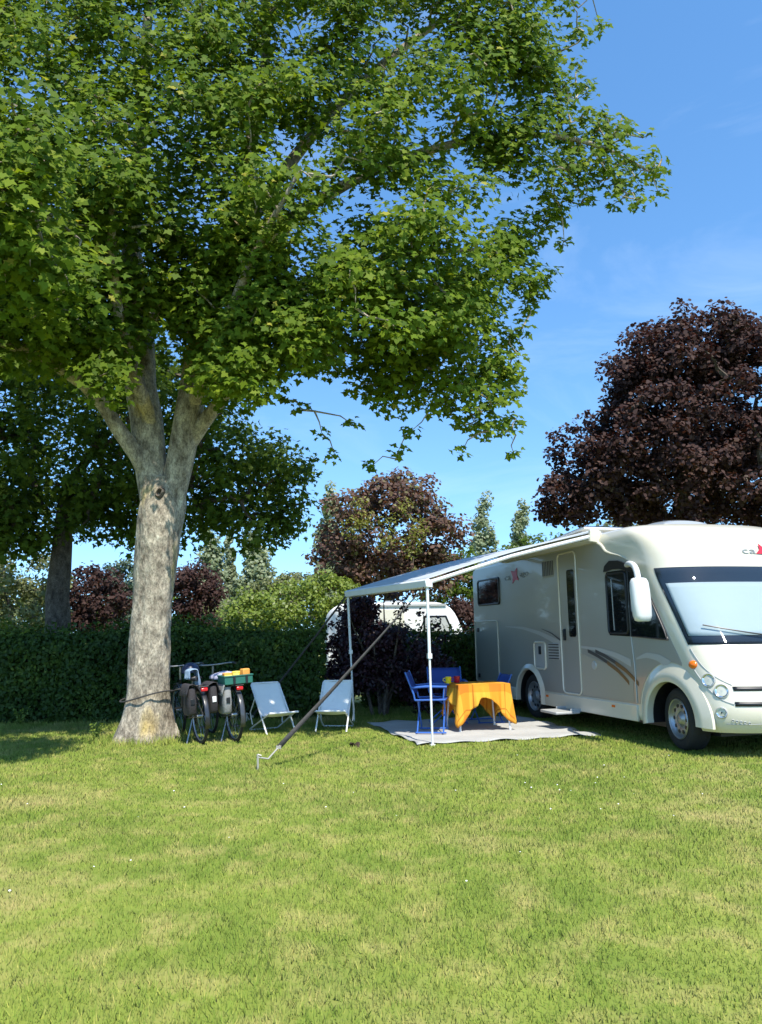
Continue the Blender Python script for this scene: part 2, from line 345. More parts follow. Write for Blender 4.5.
# ------------------------------------------------------------------ ground
rng = np.random.default_rng(7); random.seed(7)
g = MB(); g.grid(lambda a, b: (-400+800*a, -60+1060*b, 0), 3, 3)
lawn = g.build('lawn', lawn_material('lawn soil and thatch', False), smooth=None); tag(lawn, kind='structure')
VANG = rad(15.7); VX, VY = 3.22, 8.76
def vloc(w, t, z=0): return np.array([VX - math.sin(VANG)*t + math.cos(VANG)*w, VY + math.cos(VANG)*t + math.sin(VANG)*w, z])
def to_v(x, y):
    dx, dy = x-VX, y-VY
    return math.cos(VANG)*dx + math.sin(VANG)*dy, -math.sin(VANG)*dx + math.cos(VANG)*dy
MAT_W = (-2.55, -.10); MAT_T = (1.38, 3.9)
def grass_mesh(n):
    Y = []; 
    # pdf over Y : density ~ Y^-1.25 times width ~ Y
    u = rng.random(n); p = .75; a, b_ = 2.3**p, 15.0**p
    Y = (a + u*(b_-a))**(1/p)
    X = (rng.random(n)*2-1)*(Y*.56+1.3)
    w_ = math.cos(VANG)*(X-VX) + math.sin(VANG)*(Y-VY); t_ = -math.sin(VANG)*(X-VX) + math.cos(VANG)*(Y-VY)
    keep = ~((w_ > MAT_W[0]+.03) & (w_ < MAT_W[1]-.05) & (t_ > MAT_T[0]+.03) & (t_ < MAT_T[1]))
    X, Y = X[keep], Y[keep]; n = len(X)
    patch = .5+.5*np.sin(X*1.7+np.sin(Y*1.1)*2)*np.sin(Y*1.3+X*.4)
    h = (.018 + .018*rng.random(n))*(.75+.5*patch)
    # longer tufts round the trunk foot and along the hedge
    dt = np.hypot(X+3.09, Y-10.26); h += np.where((dt > .25) & (dt < .65), .10*rng.random(n)**2, 0)
    h += np.where((Y > 11.6) & (X < 2), .06*rng.random(n)*rng.random(n), 0)
    wd = (.0021 + .0011*rng.random(n))*np.maximum(1, Y/4.2)
    h *= np.maximum(1, Y/11)
    ang = rng.random(n)*2*np.pi; lean = rng.random(n)*.9; la = rng.random(n)*2*np.pi
    bx, by = np.cos(ang)*wd, np.sin(ang)*wd
    tipx, tipy = np.cos(la)*lean*h, np.sin(la)*lean*h
    V = np.empty((n, 3, 3))
    V[:, 0] = np.stack([X-bx, Y-by, np.zeros(n)], 1); V[:, 1] = np.stack([X+bx, Y+by, np.zeros(n)], 1)
    V[:, 2] = np.stack([X+tipx, Y+tipy, h], 1)
    tint = np.repeat(np.clip(rng.beta(2, 2.4, n), 0, 1), 3)
    return arrays_mesh('grass', V.reshape(-1, 3), np.arange(3*n), np.full(n, 3), tint)
gr = link('grass', grass_mesh(420000), lawn_material('grass blade', True)); tag(gr, 'short sunlit lawn grass with dry straw patches', 'grass', kind='stuff')

# ------------------------------------------------------------------ foliage tools
def maple_leaf():
    pts = []
    for k, (r, a) in enumerate([(.10, -90), (.58, -56), (.46, -26), (.94, 10), (.50, 38), (.66, 62), (1.05, 90), (.66, 118), (.50, 142), (.94, 170), (.46, 206), (.58, 236)]):
        pts.append((r*math.cos(rad(a)), r*math.sin(rad(a))+.1, -.22*abs(math.cos(rad(a)))*r))
    return np.array(pts)*.5
def diamond_leaf(w=.6): return np.array([(0, -.5, 0), (w*.5, 0, .08), (0, .5, 0), (-w*.5, 0, .08)])
def oval_leaf(w=.55): return np.array([(0, -.5, 0), (w*.42, -.2, .05), (w*.42, .2, .05), (0, .5, -.04), (-w*.42, .2, .05), (-w*.42, -.2, .05)])
def norm(a): return a/np.maximum(np.linalg.norm(a, axis=-1, keepdims=True), 1e-9)
def leaves_mesh(name, P, Nrm, size, templ, tint, hang=.5):
    n = len(P); k = len(templ)
    z = norm(Nrm); down = np.tile(np.array([0, 0, -1.0]), (n, 1))*hang + rng.normal(size=(n, 3))*.8
    y = norm(down - z*np.sum(down*z, 1, keepdims=True)); x = np.cross(y, z)
    S = (size*(.7+.6*rng.random(n)))[:, None, None]
    V = P[:, None, :] + S*(templ[None, :, 0:1]*x[:, None, :] + templ[None, :, 1:2]*y[:, None, :] + templ[None, :, 2:3]*z[:, None, :])
    return arrays_mesh(name, V.reshape(-1, 3), np.arange(n*k), np.full(n, k), np.repeat(tint, k))
def clump_leaves(centres, radii, per, flat=.65):
    P = []; Nn = []; idx = []
    for i, (c, r) in enumerate(zip(centres, radii)):
        m = max(3, int(per*(r/np.mean(radii))**2))
        d = norm(rng.normal(size=(m, 3))); rr = rng.random(m)**.45
        o = d*rr[:, None]*r*np.array([1, 1, flat])
        P.append(c+o); Nn.append(d*.5 + np.array([.08, -.32, .6]) + rng.normal(size=(m, 3))*.5); idx.append(np.full(m, i))
    return np.concatenate(P), np.concatenate(Nn), np.concatenate(idx)
def in_poly(u, v, poly):
    inside = np.zeros(len(u), bool); n = len(poly)
    for i in range(n):
        x1, y1 = poly[i]; x2, y2 = poly[(i+1) % n]
        c = ((y1 > v) != (y2 > v)) & (u < (x2-x1)*(v-y1)/(y2-y1+1e-12)+x1); inside ^= c
    return inside
def edge_dist(u, v, poly):
    d = np.full(len(u), 1e9); n = len(poly)
    for i in range(n):
        a = np.array(poly[i], float); b = np.array(poly[(i+1) % n], float); ab = b-a
        t = np.clip(((u-a[0])*ab[0]+(v-a[1])*ab[1])/(ab@ab+1e-9), 0, 1)
        d = np.minimum(d, np.hypot(u-a[0]-t*ab[0], v-a[1]-t*ab[1]))
    return d
def grow_twigs(mb, skeleton, targets, r0=.02, seg=3, jitter=.12, n=5, rmax=.07):
    """attach every target to the nearest skeleton node by a tapered bent twig"""
    nodes = [np.array(p) for p in skeleton]; 
    arr = np.array(nodes); base = arr.mean(0)
    order = np.argsort([min(np.linalg.norm(arr - t, axis=1)) for t in targets])
    for i in order:
        t = np.asarray(targets[i]); A = np.array(nodes)
        d = np.linalg.norm(A - t, axis=1) + .35*np.maximum(0, A[:, 2]-t[2])
        j = int(np.argmin(d)); a = A[j]; L_ = np.linalg.norm(t-a)
        if L_ < .02: continue
        pts = []; m = max(2, min(seg+1, int(L_/.35)+2))
        for q in range(m+1):
            f = q/m; p = a*(1-f)+t*f + np.array([0, 0, .10*L_*math.sin(math.pi*f)])
            if 0 < q < m: p = p + rng.normal(size=3)*jitter*min(L_, 1)*.5
            pts.append(p)
        rb = min(rmax, r0*(.55+L_*.55)); mb.tube(pts, [rb*(1-.75*q/m) for q in range(m+1)], n)
        nodes += pts[1:]
def resample(path, n):
    P = np.array(path, float); d = np.r_[0, np.cumsum(np.linalg.norm(np.diff(P, axis=0), axis=1))]
    s = np.linspace(0, d[-1], n)
    # Catmull-like smoothing through linear resample + averaging
    Q = np.stack([np.interp(s, d, P[:, k]) for k in range(P.shape[1])], 1)
    for _ in range(3): Q[1:-1] = .25*Q[:-2]+.5*Q[1:-1]+.25*Q[2:]
    return Q
def limb(mb, path, r, n=14, m=14, wob=0.0):
    Q = resample([list(p)+[rr] for p, rr in zip(path, r)], m)
    if wob: Q[1:-1, :3] += rng.normal(size=(m-2, 3))*wob
    mb.tube(Q[:, :3], Q[:, 3], n); return [q[:3] for q in Q]

# ------------------------------------------------------------------ the big maple
TY = 10.3
def build_main_tree():
    base = at(145, 741, TY); base[2] = 0
    root = thing('maple_tree', tuple(base), 'large green maple with pale grey forked trunk and spreading crown in the foreground', 'tree')
    O = np.array(base)
    def A(u, v, Y=TY): return at(u, v, Y)-O
    trunk = MB(); sk = []
    # trunk with root flare, lumpy cross-section
    lv = [(142, 752, .44), (143, 741, .38), (145, 728, .315), (147, 705, .275), (149, 670, .262), (151, 630, .252), (154, 590, .256), (157, 550, .278), (160, 520, .31), (163, 498, .29), (164, 478, .17)]
    Q = resample([list(A(u, v))+[r] for u, v, r in lv], 26); n = 28
    V = []; 
    for i, q in enumerate(Q):
        for k in range(n):
            a = 2*math.pi*k/n; f = sm(i, 7, 0)
            rr = q[3]*(1+.05*math.sin(3*a+i*.3)+.03*math.sin(7*a-i*.5)+f*.17*math.sin(5*a+.6)+.05*f*math.sin(9*a)) + rng.normal()*.003
            fl = 1 + .20*sm(i, 19, 25)*abs(math.cos(a)) - .16*sm(i, 19, 25)*abs(math.sin(a))
            V.append((q[0]+rr*fl*math.cos(a), q[1]+rr*math.sin(a)*(1-.1*sm(i, 19, 25)), q[2]))
    F = [(i*n+k, i*n+(k+1) % n, (i+1)*n+(k+1) % n, (i+1)*n+k) for i in range(25) for k in range(n)]
    trunk.add(V, F)
    sk += limb(trunk, [A(155, 500), A(151, 470), A(147, 430), A(142, 390), A(140, 340, 10.5), A(130, 250, 10.8), A(140, 120, 11), A(150, 0, 11), A(150, -120, 11)], [.20, .235, .235, .23, .19, .14, .10, .07, .04], 16, 20, .02)
    sk += limb(trunk, [A(171, 505), A(178, 470), A(188, 430), A(192, 390), A(200, 330, 10.2), A(222, 260, 10.2), A(245, 180, 10.3), A(265, 80, 10.5), A(270, -40, 10.6), A(280, -160, 10.8)], [.17, .20, .205, .19, .165, .14, .11, .08, .05, .03], 16, 20, .02)
    sk += limb(trunk, [A(150, 478), A(128, 440, 10.1), A(100, 402, 10.0), A(75, 370, 9.8), A(30, 345, 9.2), A(-60, 320, 8.8), A(-170, 300, 9.6)], [.13, .10, .088, .08, .07, .055, .03], 12, 16, .02)
    sk += limb(trunk, [A(190, 440), A(205, 418, 10.2), A(228, 392, 10.1), A(265, 355, 9.9), A(320, 345, 9.8), A(370, 352, 9.8), A(430, 365, 9.7), A(490, 400, 9.6)], [.13, .09, .07, .055, .042, .032, .02, .01], 12, 18)
    sk += limb(trunk, [A(205, 310, 10.2), A(260, 240, 10), A(330, 190, 9.9), A(420, 150, 9.8), A(520, 130, 9.8), A(600, 140, 9.8), A(655, 175, 9.8)], [.13, .10, .08, .06, .045, .03, .012], 10, 20)
    sk += limb(trunk, [A(200, 340, 10.3), A(270, 300, 10.6), A(350, 265, 10.8), A(430, 250, 11), A(520, 250, 11)], [.11, .085, .065, .045, .02], 10, 16)
    sk += limb(trunk, [A(225, 260, 10.2), A(290, 160, 10.6), A(360, 80, 10.8), A(440, 20, 10.8), A(530, -40, 10.6)], [.12, .09, .07, .045, .02], 10, 16)
    sk += limb(trunk, [A(135, 300, 10.6), A(90, 220, 10), A(40, 150, 9.6), A(-30, 90, 9.4), A(-120, 20, 9.4)], [.11, .09, .07, .045, .02], 10, 16)
    sk += limb(trunk, [A(150, 420, 10.2), A(120, 330, 9.3), A(110, 250, 8.7), A(115, 150, 8.3)], [.10, .08, .055, .02], 10, 14)
    sk += limb(trunk, [A(195, 400, 10.1), A(225, 330, 9.2), A(250, 260, 8.6), A(300, 170, 8.2)], [.10, .08, .055, .02], 10, 14)
    sk += limb(trunk, [A(140, 350, 10.7), A(90, 330, 11.8), A(20, 280, 12.6)], [.11, .07, .03], 10, 10)
    sk += limb(trunk, [A(200, 330, 10.4), A(260, 330, 11.6), A(330, 300, 12.6)], [.11, .07, .03], 10, 10)
    poly = [(500, -235), (575, -120), (592, -50), (596, 5), (622, 36), (602, 52), (598, 88), (622, 108), (650, 136), (666, 152), (676, 182), (660, 212), (640, 204),
            (600, 198), (572, 236), (578, 276), (556, 298), (538, 328), (530, 358), (542, 394), (528, 424), (527, 466), (502, 462), (470, 440),
            (440, 418), (405, 405), (372, 410), (352, 400), (330, 392), (300, 382), (268, 372), (250, 392), (225, 402), (205, 388), (170, 378), (140, 362),
            (95, 362), (55, 385), (0, 398), (-120, 400), (-330, 300), (-400, 60), (-320, -150), (-60, -240), (300, -265)]
    want = 1400; cu = []; cv = []
    while len(cu) < want:
        u = rng.uniform(-400, 700); v = rng.uniform(-270, 480)
        outside = (u < -60) or (v < -60)
        if outside and rng.random() < .62: continue
        if in_poly(np.array([u]), np.array([v]), poly)[0] and edge_dist(np.array([u]), np.array([v]), poly)[0] > 8: cu.append(u); cv.append(v)
    cu = np.array(cu); cv = np.array(cv); ed = edge_dist(cu, cv, poly)
    D = np.minimum(3.3, .35+ed/770*TY*1.05)
    q = rng.random(len(cu)); s = np.where(q < .62, -1+rng.random(len(cu))**1.3*.9, rng.random(len(cu))*2-1)
    DF = np.minimum(D, 1.5+1.9*np.clip((cv+60)/380, 0, 1))
    Yc = TY + .1 + np.where(s < 0, s*DF, s*D*.72)
    # airy pockets where sky shows through the crown
    hol = [(330, 232, 18), (215, 232, 14), (285, 160, 18), (350, 205, 12), (280, 120, 15), (395, 70, 14), (455, 165, 18), (420, 255, 17), (300, 30, 14), (490, 215, 16), (320, 150, 16), (455, 240, 15), (520, 195, 12), (150, 20, 10), (440, 110, 12), (350, 110, 12), (410, 200, 14)]
    ok = np.ones(len(cu), bool)
    for hu, hv, hr in hol: ok &= np.hypot(cu-hu, cv-hv) > hr+10
    ok &= ~((cu > 265) & (cu < 560) & (cv > 90) & (cv < 300) & (rng.random(len(cu)) < .14))
    ok &= ~((cu > 380) & (cv > 300) & (rng.random(len(cu)) < .22))
    cu, cv, Yc, ed = cu[ok], cv[ok], Yc[ok], ed[ok]
    hu = []; hv = []; hy = []
    for (u0, u1, v0, v1, k) in ((150, 300, 225, 372, 70), (60, 180, 270, 352, 34), (205, 330, 290, 372, 26), (-40, 66, 300, 368, 28), (95, 150, 340, 392, 12), (190, 265, 350, 395, 14), (390, 505, 335, 415, 26), (600, 664, 128, 205, 16), (560, 640, 105, 200, 14)):
        for _ in range(k): hu.append(rng.uniform(u0, u1)); hv.append(rng.uniform(v0, v1)); hy.append(rng.uniform(8.4, 9.6) if u1 < 380 else rng.uniform(9.4, 10.1))
    for _ in range(24): hu.append(rng.uniform(330, 475)); hv.append(rng.uniform(215, 330)); hy.append(rng.uniform(8.0, 8.7))
    for u, v in ((335, 456), (322, 434), (398, 452), (372, 466), (352, 424), (462, 452), (410, 432), (302, 410), (285, 400)): hu.append(u); hv.append(v); hy.append(9.6)
    for _ in range(60):
        p = np.array([rng.uniform(-4.8, -2.9), rng.uniform(5.9, 7.3), rng.uniform(4.4, 6.1)]); e_ = p-np.array([0, 0, CAM_H]); fw = e_[1]*_cp+e_[2]*_sp
        hu.append(381+FPX*e_[0]/fw); hv.append(512-FPX*(e_[2]*_cp-e_[1]*_sp)/fw); hy.append(p[1])
    cu = np.r_[cu, hu]; cv = np.r_[cv, hv]; Yc = np.r_[Yc, hy]; ed = np.r_[ed, np.where((np.array(hu) > 550) | ((np.array(hv) > 398) & (np.array(hu) > 270)), 3, 60)]
    cen = np.array([at(u, v, y) for u, v, y in zip(cu, cv, Yc)])
    # sunlight reaches the trunk through openings in the crown
    sv = np.array(sdir); keep = np.ones(len(cen), bool)
    for zt in np.arange(.1, 3.4, .22):
        q = np.array([-3.09, 10.1, zt]); rel = cen-q; al = rel@sv; dist = np.linalg.norm(rel-al[:, None]*sv, axis=1)
        keep &= ~((al > 0) & (dist < .56) & (rng.random(len(cen)) < .60))
    cen = cen[keep]; ed = ed[keep]; cu = cu[keep]
    R = np.clip(.13+ed/770*TY*.34, .16, .46)*rng.uniform(.8, 1.15, len(cu))
    grow_twigs(trunk, sk, list(cen-O), r0=.020, jitter=.22)
    trunk.build('trunk', M['bark'], root, smooth=60)
    for u, v, rr, tl in ((165, 496, .034, 0),):
        p = at(u, v, TY)-O; q = p+np.array([0, -.275, 0]); kb = MB(); kb.lathe([(.0001, .035), (rr*.55, .03), (rr*.8, -.012), (rr*1.05, -.022), (rr*1.45, .0), (rr*1.7, .05)], (0, 0, 0), 'Y', 18)
        kb.v = [(x+q[0]+.012*math.sin(z*60), y+q[1], z*1.5+q[2]+x*tl) for x, y, z in kb.v]; kb.build('knot', M['bark_dark'], root, smooth=60)
    P, Nn, idx = clump_leaves(cen, R, 82)
    Nn = Nn*.8 + np.array([.14, -.55, .14])
    tint = np.clip(rng.beta(2.2, 2.6, len(P))*.8 + rng.normal(size=len(cen))[idx]*.06, 0, .97)
    tint = np.where(rng.random(len(P)) < .006, 1.0, tint)
    link('crown', leaves_mesh('crown', P-O, Nn, .124, maple_leaf(), tint, hang=.9), M['leaf_main'], root)
    return root
build_main_tree()

# ------------------------------------------------------------------ other trees and shrubs
def tree(name, label, cat, base, ells, nclump, per, clr, leaf, leafmat, templ=None, trunk_r=.2, barkm='bark_dark', group=None, flat=.8, tophang=.3, low=None, trunk_top=None, upright=.3):
    """crown = clumps spread through overlapping ellipsoids; ells: (centre, radii) in world space"""
    base = np.array(base, float); root = thing(name, tuple(base), label, cat, group=group)
    vol = np.array([r[0]*r[1]*r[2] for _, r in ells])**(2/3); vol /= vol.sum(); cen = []
    for i, (c, r) in enumerate(ells):
        m = max(2, int(nclump*vol[i])); d = norm(rng.normal(size=(m, 3))); q = rng.uniform(.35, 1.0, m)**.5
        q *= 1 + .10*np.sin(d[:, 0]*7+i)*np.sin(d[:, 2]*6+d[:, 1]*5)
        cen.append(np.array(c)+d*q[:, None]*np.array(r))
    cen = np.concatenate(cen)
    if low is not None: cen = cen[cen[:, 2] > low]
    R = clr*rng.uniform(.65, 1.3, len(cen))
    c0 = np.mean([e[0] for e in ells], 0); top = trunk_top if trunk_top else c0[2]+.3*max(e[1][2] for e in ells)
    mb = MB(); tp = np.array([c0[0], c0[1], top])-base
    sk = limb(mb, [(0, 0, -.05), tp*np.array([upright*.1, upright*.1, .15]), tp*np.array([upright, upright, .5]), tp*np.array([.6*(upright > 0), .6*(upright > 0), .8]), tp], [trunk_r*1.3, trunk_r, trunk_r*.85, trunk_r*.5, trunk_r*.15], 10, 12, trunk_r*.08)
    sub = cen[rng.permutation(len(cen))[:min(len(cen), 160)]]
    grow_twigs(mb, sk[3:], list(sub-base), r0=trunk_r*.22, jitter=.2, n=4, rmax=trunk_r*.5)
    mb.build('trunk', M[barkm], root, smooth=60)
    P, Nn, idx = clump_leaves(cen, R, per, flat)
    tint = np.clip(rng.beta(2, 2, len(P))*.85 + rng.normal(size=len(cen))[idx]*.10, 0, 1)
    link('crown', leaves_mesh('crown', P-base, Nn, leaf, diamond_leaf(.75) if templ is None else templ, tint, tophang), M[leafmat], root)
    return root
def E_(u, v, Y, rx, rz, ry=None):      # ellipsoid from a sight line, radii in metres
    return (at(u, v, Y), (rx, ry if ry else rx, rz))
def foot(u, Y):
    p = at(u, 640, Y); p[2] = 0; return p

# second maple behind the hedge
Y2 = 16.5
tree('maple_tree', 'dark green maple with short thick trunk behind the hedge, left of the large maple', 'tree', foot(56, Y2),
     [E_(60, 440, Y2, 3.2, 2.4), E_(-60, 470, Y2, 2.4, 2.0), E_(170, 455, Y2, 2.4, 2.0), E_(250, 490, Y2-.5, 1.35, 1.15), E_(60, 330, Y2+1, 3, 2), E_(285, 500, Y2-.3, .75, .8), E_(-20, 520, Y2-.5, 1.4, .9), E_(120, 510, Y2, 1.2, .7)],
     900, 46, .48, .17, 'leaf_second', maple_leaf(), .27, 'bark_dark', upright=0)
# copper maple at the right
Y3 = 24.0
tree('copper_tree', 'broad dark purple copper maple rising behind the motorhome', 'tree', foot(690, Y3),
     [E_(690, 420, Y3, 3.2, 3.4), E_(640, 455, Y3, 2.6, 1.9), E_(590, 490, Y3, 1.6, 1.15), E_(566, 500, Y3, .9, .7), E_(690, 350, Y3, 2.1, 1.3), E_(760, 400, Y3, 2.6, 2.3), E_(800, 470, Y3, 3.0, 2.2), E_(700, 490, Y3, 3.4, 1.6), E_(650, 395, Y3, 1.3, 1.3), E_(740, 350, Y3+.4, 1.3, 1.0)],
     960, 80, .46, .135, 'leaf_copper', oval_leaf(.8), .35)
# dusky tree with mistletoe above the caravan
Y4 = 28.0
mist = tree('plum_tree', 'dusky red leaved plum tree carrying yellow green mistletoe behind the white caravan', 'tree', foot(388, Y4),
     [E_(388, 530, Y4, 2.5, 1.75), E_(345, 555, Y4, 1.3, 1.0), E_(430, 540, Y4, 1.25, 1.0), E_(395, 495, Y4, 1.5, .8), E_(370, 575, Y4, 1.8, .8), E_(425, 570, Y4, 1.4, .8)],
     400, 40, .44, .145, 'leaf_plum_mix', oval_leaf(.8), .25)
mc = []
for u, v in ((352, 528), (368, 520), (388, 522), (402, 508), (418, 528), (385, 540), (360, 505), (410, 545)): mc.append(at(u, v, Y4-2.25+rng.uniform(-.25, .25)))
mc = np.array(mc); P, Nn, idx = clump_leaves(mc, rng.uniform(.28, .52, len(mc)), 130, 1.0)
link('mistletoe', leaves_mesh('mistletoe', P-np.array(mist.location), Nn, .13, diamond_leaf(.4), rng.random(len(P)), 0), M['leaf_mistle'], mist)
# poplars
def poplar(u, vtop, Y, hw, label, group, vbot=640, per=46, ncl=190):
    top = at(u, vtop, Y); b = foot(u, Y); H_ = top[2]; el = []
    for k in range(7):
        f = k/6; z = H_*(.16+.80*f); r = hw*(1-.75*abs(f-.35)**1.4*1.6) if f > .35 else hw*(.8+.2*f/.35)
        el.append(((b[0]+rng.normal()*hw*.12, Y, z), (max(r, hw*.25), max(r, hw*.25), H_*.11)))
    return tree('poplar_tree', label, 'tree', b, el, ncl, per, hw*.36, .30, 'leaf_poplar', diamond_leaf(.9), hw*.12, flat=1.3, tophang=.2, group=group)
GP = 'slender poplars far behind the hedge'
poplar(491, 508, 75, 1.75, 'broader of the two poplars seen above the awning', GP)
poplar(525, 506, 78, 1.35, 'narrower of the two poplars seen above the awning', GP)
poplar(208, 534, 62, 1.25, 'poplar directly right of the large maple trunk, tallest of its row', GP)
poplar(229, 543, 66, .6, 'very thin poplar between two wider ones left of the plum tree', GP)
poplar(253, 540, 64, 1.6, 'wide poplar at the right end of the row beside the large maple', GP)
poplar(330, 492, 58, 1.2, 'poplar half hidden at the left side of the plum tree', GP)
# hazy bushes and small trees over the hedge
GB = 'bushes showing above the hedge'
def bush(name, label, u, v, Y, rx, rz, leafm, leaf=.2, ncl=60, per=36, cl=.4, tem=None, extra=()):
    b = foot(u, Y); els = [E_(u, v, Y, rx, rz)]+[E_(u+du, v+dv, Y, rx*s_, rz*s_) for du, dv, s_ in extra]
    return tree(name, label, 'bush' if 'bush' in name else 'tree', b, els, int(ncl*1.5), int(per*1.5), cl*.85, leaf*.72, leafm, tem, .12, group=GB if 'bush' in name else None)
bush('olive_bush', 'olive green bush over the hedge at the left edge', 18, 586, 24, 1.7, 1.3, 'leaf_olive', .17, 90, 34, extra=((-40, 5, .8), (-5, 28, .9)))
bush('purple_bush', 'dark purple bush behind the second maple trunk', 90, 602, 27, 1.2, 1.25, 'leaf_copper', .19, 70, 34, extra=((12, 10, .8),))
bush('fir_tree', 'grey green fir between the purple bush and the large trunk', 121, 588, 34, .85, 1.4, 'leaf_fir', .2, 60, 34, extra=((3, 20, 1.0),))
bush('purple_bush', 'dark purple bush just right of the large maple trunk', 193, 592, 30, 1.05, 1.15, 'leaf_copper', .19, 70, 34, extra=((5, 15, .9),))
bush('green_bush', 'pale green bush under the poplars beside the plum tree', 276, 600, 36, 1.6, 1.0, 'leaf_olive', .2, 80, 34, extra=((18, -12, .7),))
bush('green_bush', 'bright yellow green bush over the hedge left of the caravan', 300, 606, 26, 1.5, .8, 'leaf_bush', .17, 100, 34, extra=((-40, 8, .8), (30, -12, .75)))
bush('green_bush', 'green bush between caravan and motorhome', 452, 590, 32, 1.4, 1.6, 'leaf_second', .19, 80, 34, extra=((12, -14, .7),))
bush('purple_bush', 'red brown bush behind the rear of the caravan', 468, 622, 30, .9, .9, 'leaf_copper', .18, 50, 30)
for k, (u, v, Y, rx, rz) in enumerate(((150, 618, 45, 3, 1.4), (235, 622, 48, 3.2, 1.3), (40, 622, 42, 3.4, 1.4), (-40, 605, 36, 3, 2), (560, 575, 40, 4, 2), (640, 560, 44, 4, 2.6))):
    bush('green_bush', ['low green bush seen far off behind the large trunk', 'low green bush under the row of thin poplars', 'low green bush behind the second maple', 'tall green bush off the left edge', 'green bush behind the rear of the motorhome', 'green bush behind the motorhome roof'][k],
         u, v, Y, rx, rz, 'leaf_olive' if k % 2 else 'leaf_second', .28, 60, 34, .55)

# hedges
def hedge(name, label, p0, p1, depth, h, n, leafm, lsize=.075, wav=.05):
    p0 = np.array(p0, float); p1 = np.array(p1, float); d = p1-p0; L_ = np.linalg.norm(d); d /= L_; nrm = np.array([d[1], -d[0]])   # nrm faces the camera
    root = thing(name, (*p0, 0), label, 'hedge')
    def surf(s_, z):   # bumpy outline
        return 1+wav*(np.sin(s_*2.3+z*1.7)+np.sin(s_*5.1-z*3.3)*.6)
    core = MB(); core.grid(lambda a, b: (0, 0, 0), 2, 2); core.v = []; core.f = []
    c0 = p0; off = depth*.30
    P4 = []
    for z in (0.05, h*.86):
        for (s_, o) in ((.15, -off), (L_-.15, -off), (L_-.15, off), (.15, off)):
            q = p0+d*s_+nrm*(-o)-p0; P4.append((q[0], q[1], z))
    core.add(P4, [(0, 1, 2, 3), (4, 7, 6, 5), (0, 4, 5, 1), (1, 5, 6, 2), (2, 6, 7, 3), (3, 7, 4, 0)])
    core.build('stems', M['hedge_core'], root, smooth=None)
    pr = np.array([.62, .13, .25]); which = rng.choice(3, n, p=pr)
    s_ = rng.random(n)*L_; z = h*rng.random(n)**.9; off_ = np.empty(n)
    dd = rng.random(n)**2*.22
    off_ = np.where(which == 0, depth/2-dd, np.where(which == 1, -depth/2+dd, (rng.random(n)-.5)*depth))
    z = np.where(which == 2, h-rng.random(n)**2*.22 + rng.random(n)**5*.24, z)
    off_ = off_*np.where(z > h*.85, 1-.35*((z-h*.85)/(h*.15)).clip(0, 1), 1)*surf(s_, z)
    z = z*(1+.5*wav*np.sin(s_*1.9+1))
    P_ = np.stack([p0[0]+d[0]*s_+nrm[0]*off_, p0[1]+d[1]*s_+nrm[1]*off_, z], 1)
    out = np.where((which == 2)[:, None], np.array([0, 0, 1.0]), np.where((which == 0)[:, None], np.array([nrm[0], nrm[1], .35]), np.array([-nrm[0], -nrm[1], .35])))
    Nn = out*.8 + rng.normal(size=(n, 3))*.55
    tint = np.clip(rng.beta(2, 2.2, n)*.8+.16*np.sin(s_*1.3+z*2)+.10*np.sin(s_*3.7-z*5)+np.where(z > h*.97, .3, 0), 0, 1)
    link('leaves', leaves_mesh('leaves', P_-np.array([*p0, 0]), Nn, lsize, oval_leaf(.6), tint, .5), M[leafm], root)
    return root
M['hedge_core'] = mat('hedge stems', (.018, .022, .010), .95, var=.5, vscale=20, bump=.8)
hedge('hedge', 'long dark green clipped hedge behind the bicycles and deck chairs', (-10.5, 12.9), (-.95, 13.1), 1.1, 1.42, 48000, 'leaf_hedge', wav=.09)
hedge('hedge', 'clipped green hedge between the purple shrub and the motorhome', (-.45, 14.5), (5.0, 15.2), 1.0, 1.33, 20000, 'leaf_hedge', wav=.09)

# purple plum shrub with several stems
def shrub():
    Y = 12.9; b = foot(381, Y); root = thing('plum_shrub', tuple(b), 'dark purple leaved plum shrub growing in the gap of the hedge behind the awning poles', 'shrub')
    mb = MB(); sk = []
    for k, (u, v) in enumerate(((345, 600), (365, 595), (385, 588), (405, 600), (430, 605), (372, 640), (415, 640), (338, 650))):
        tp = at(u, v, Y+rng.uniform(-.4, .4))-b; st = np.array([rng.normal()*.08, rng.normal()*.08, -.03])
        sk += limb(mb, [st, st*.5+tp*np.array([.25, .25, .4]), tp*np.array([.8, .8, .75]), tp], [.035, .026, .015, .006], 6, 9, .015)
    el = [E_(382, 665, Y, .72, .50, .5), E_(350, 642, Y, .38, .48, .4), E_(424, 665, Y, .45, .40, .4), E_(362, 612, Y, .28, .22, .3), E_(350, 675, Y, .4, .33, .4), E_(425, 685, Y, .45, .32, .4), E_(385, 640, Y, .40, .25, .4)]
    cen = []
    for c, r in el:
        m = 75; d = norm(rng.normal(size=(m, 3))); cen.append(np.array(c)+d*(rng.random((m, 1))**.4)*np.array(r))
    for u, v in ((352, 598), (360, 603), (341, 612), (334, 625), (392, 596), (404, 603), (420, 612), (436, 622), (398, 612), (330, 645), (442, 640), (366, 598)): cen.append(np.array([at(u, v, Y+rng.uniform(-.2, .2))]))
    cen = np.concatenate(cen); cen = cen[cen[:, 2] > .14]
    grow_twigs(mb, sk, list(cen-b), r0=.010, n=4, jitter=.15, rmax=.012)
    mb.build('stem', M['bark_dark'], root, smooth=60)
    P_, Nn, idx = clump_leaves(cen, .13*rng.uniform(.6, 1.35, len(cen)), 34, 1.1)
    link('leaves', leaves_mesh('leaves', P_-b, Nn, .068, oval_leaf(.6), rng.random(len(P_)), .6), M['leaf_purple'], root)
shrub()
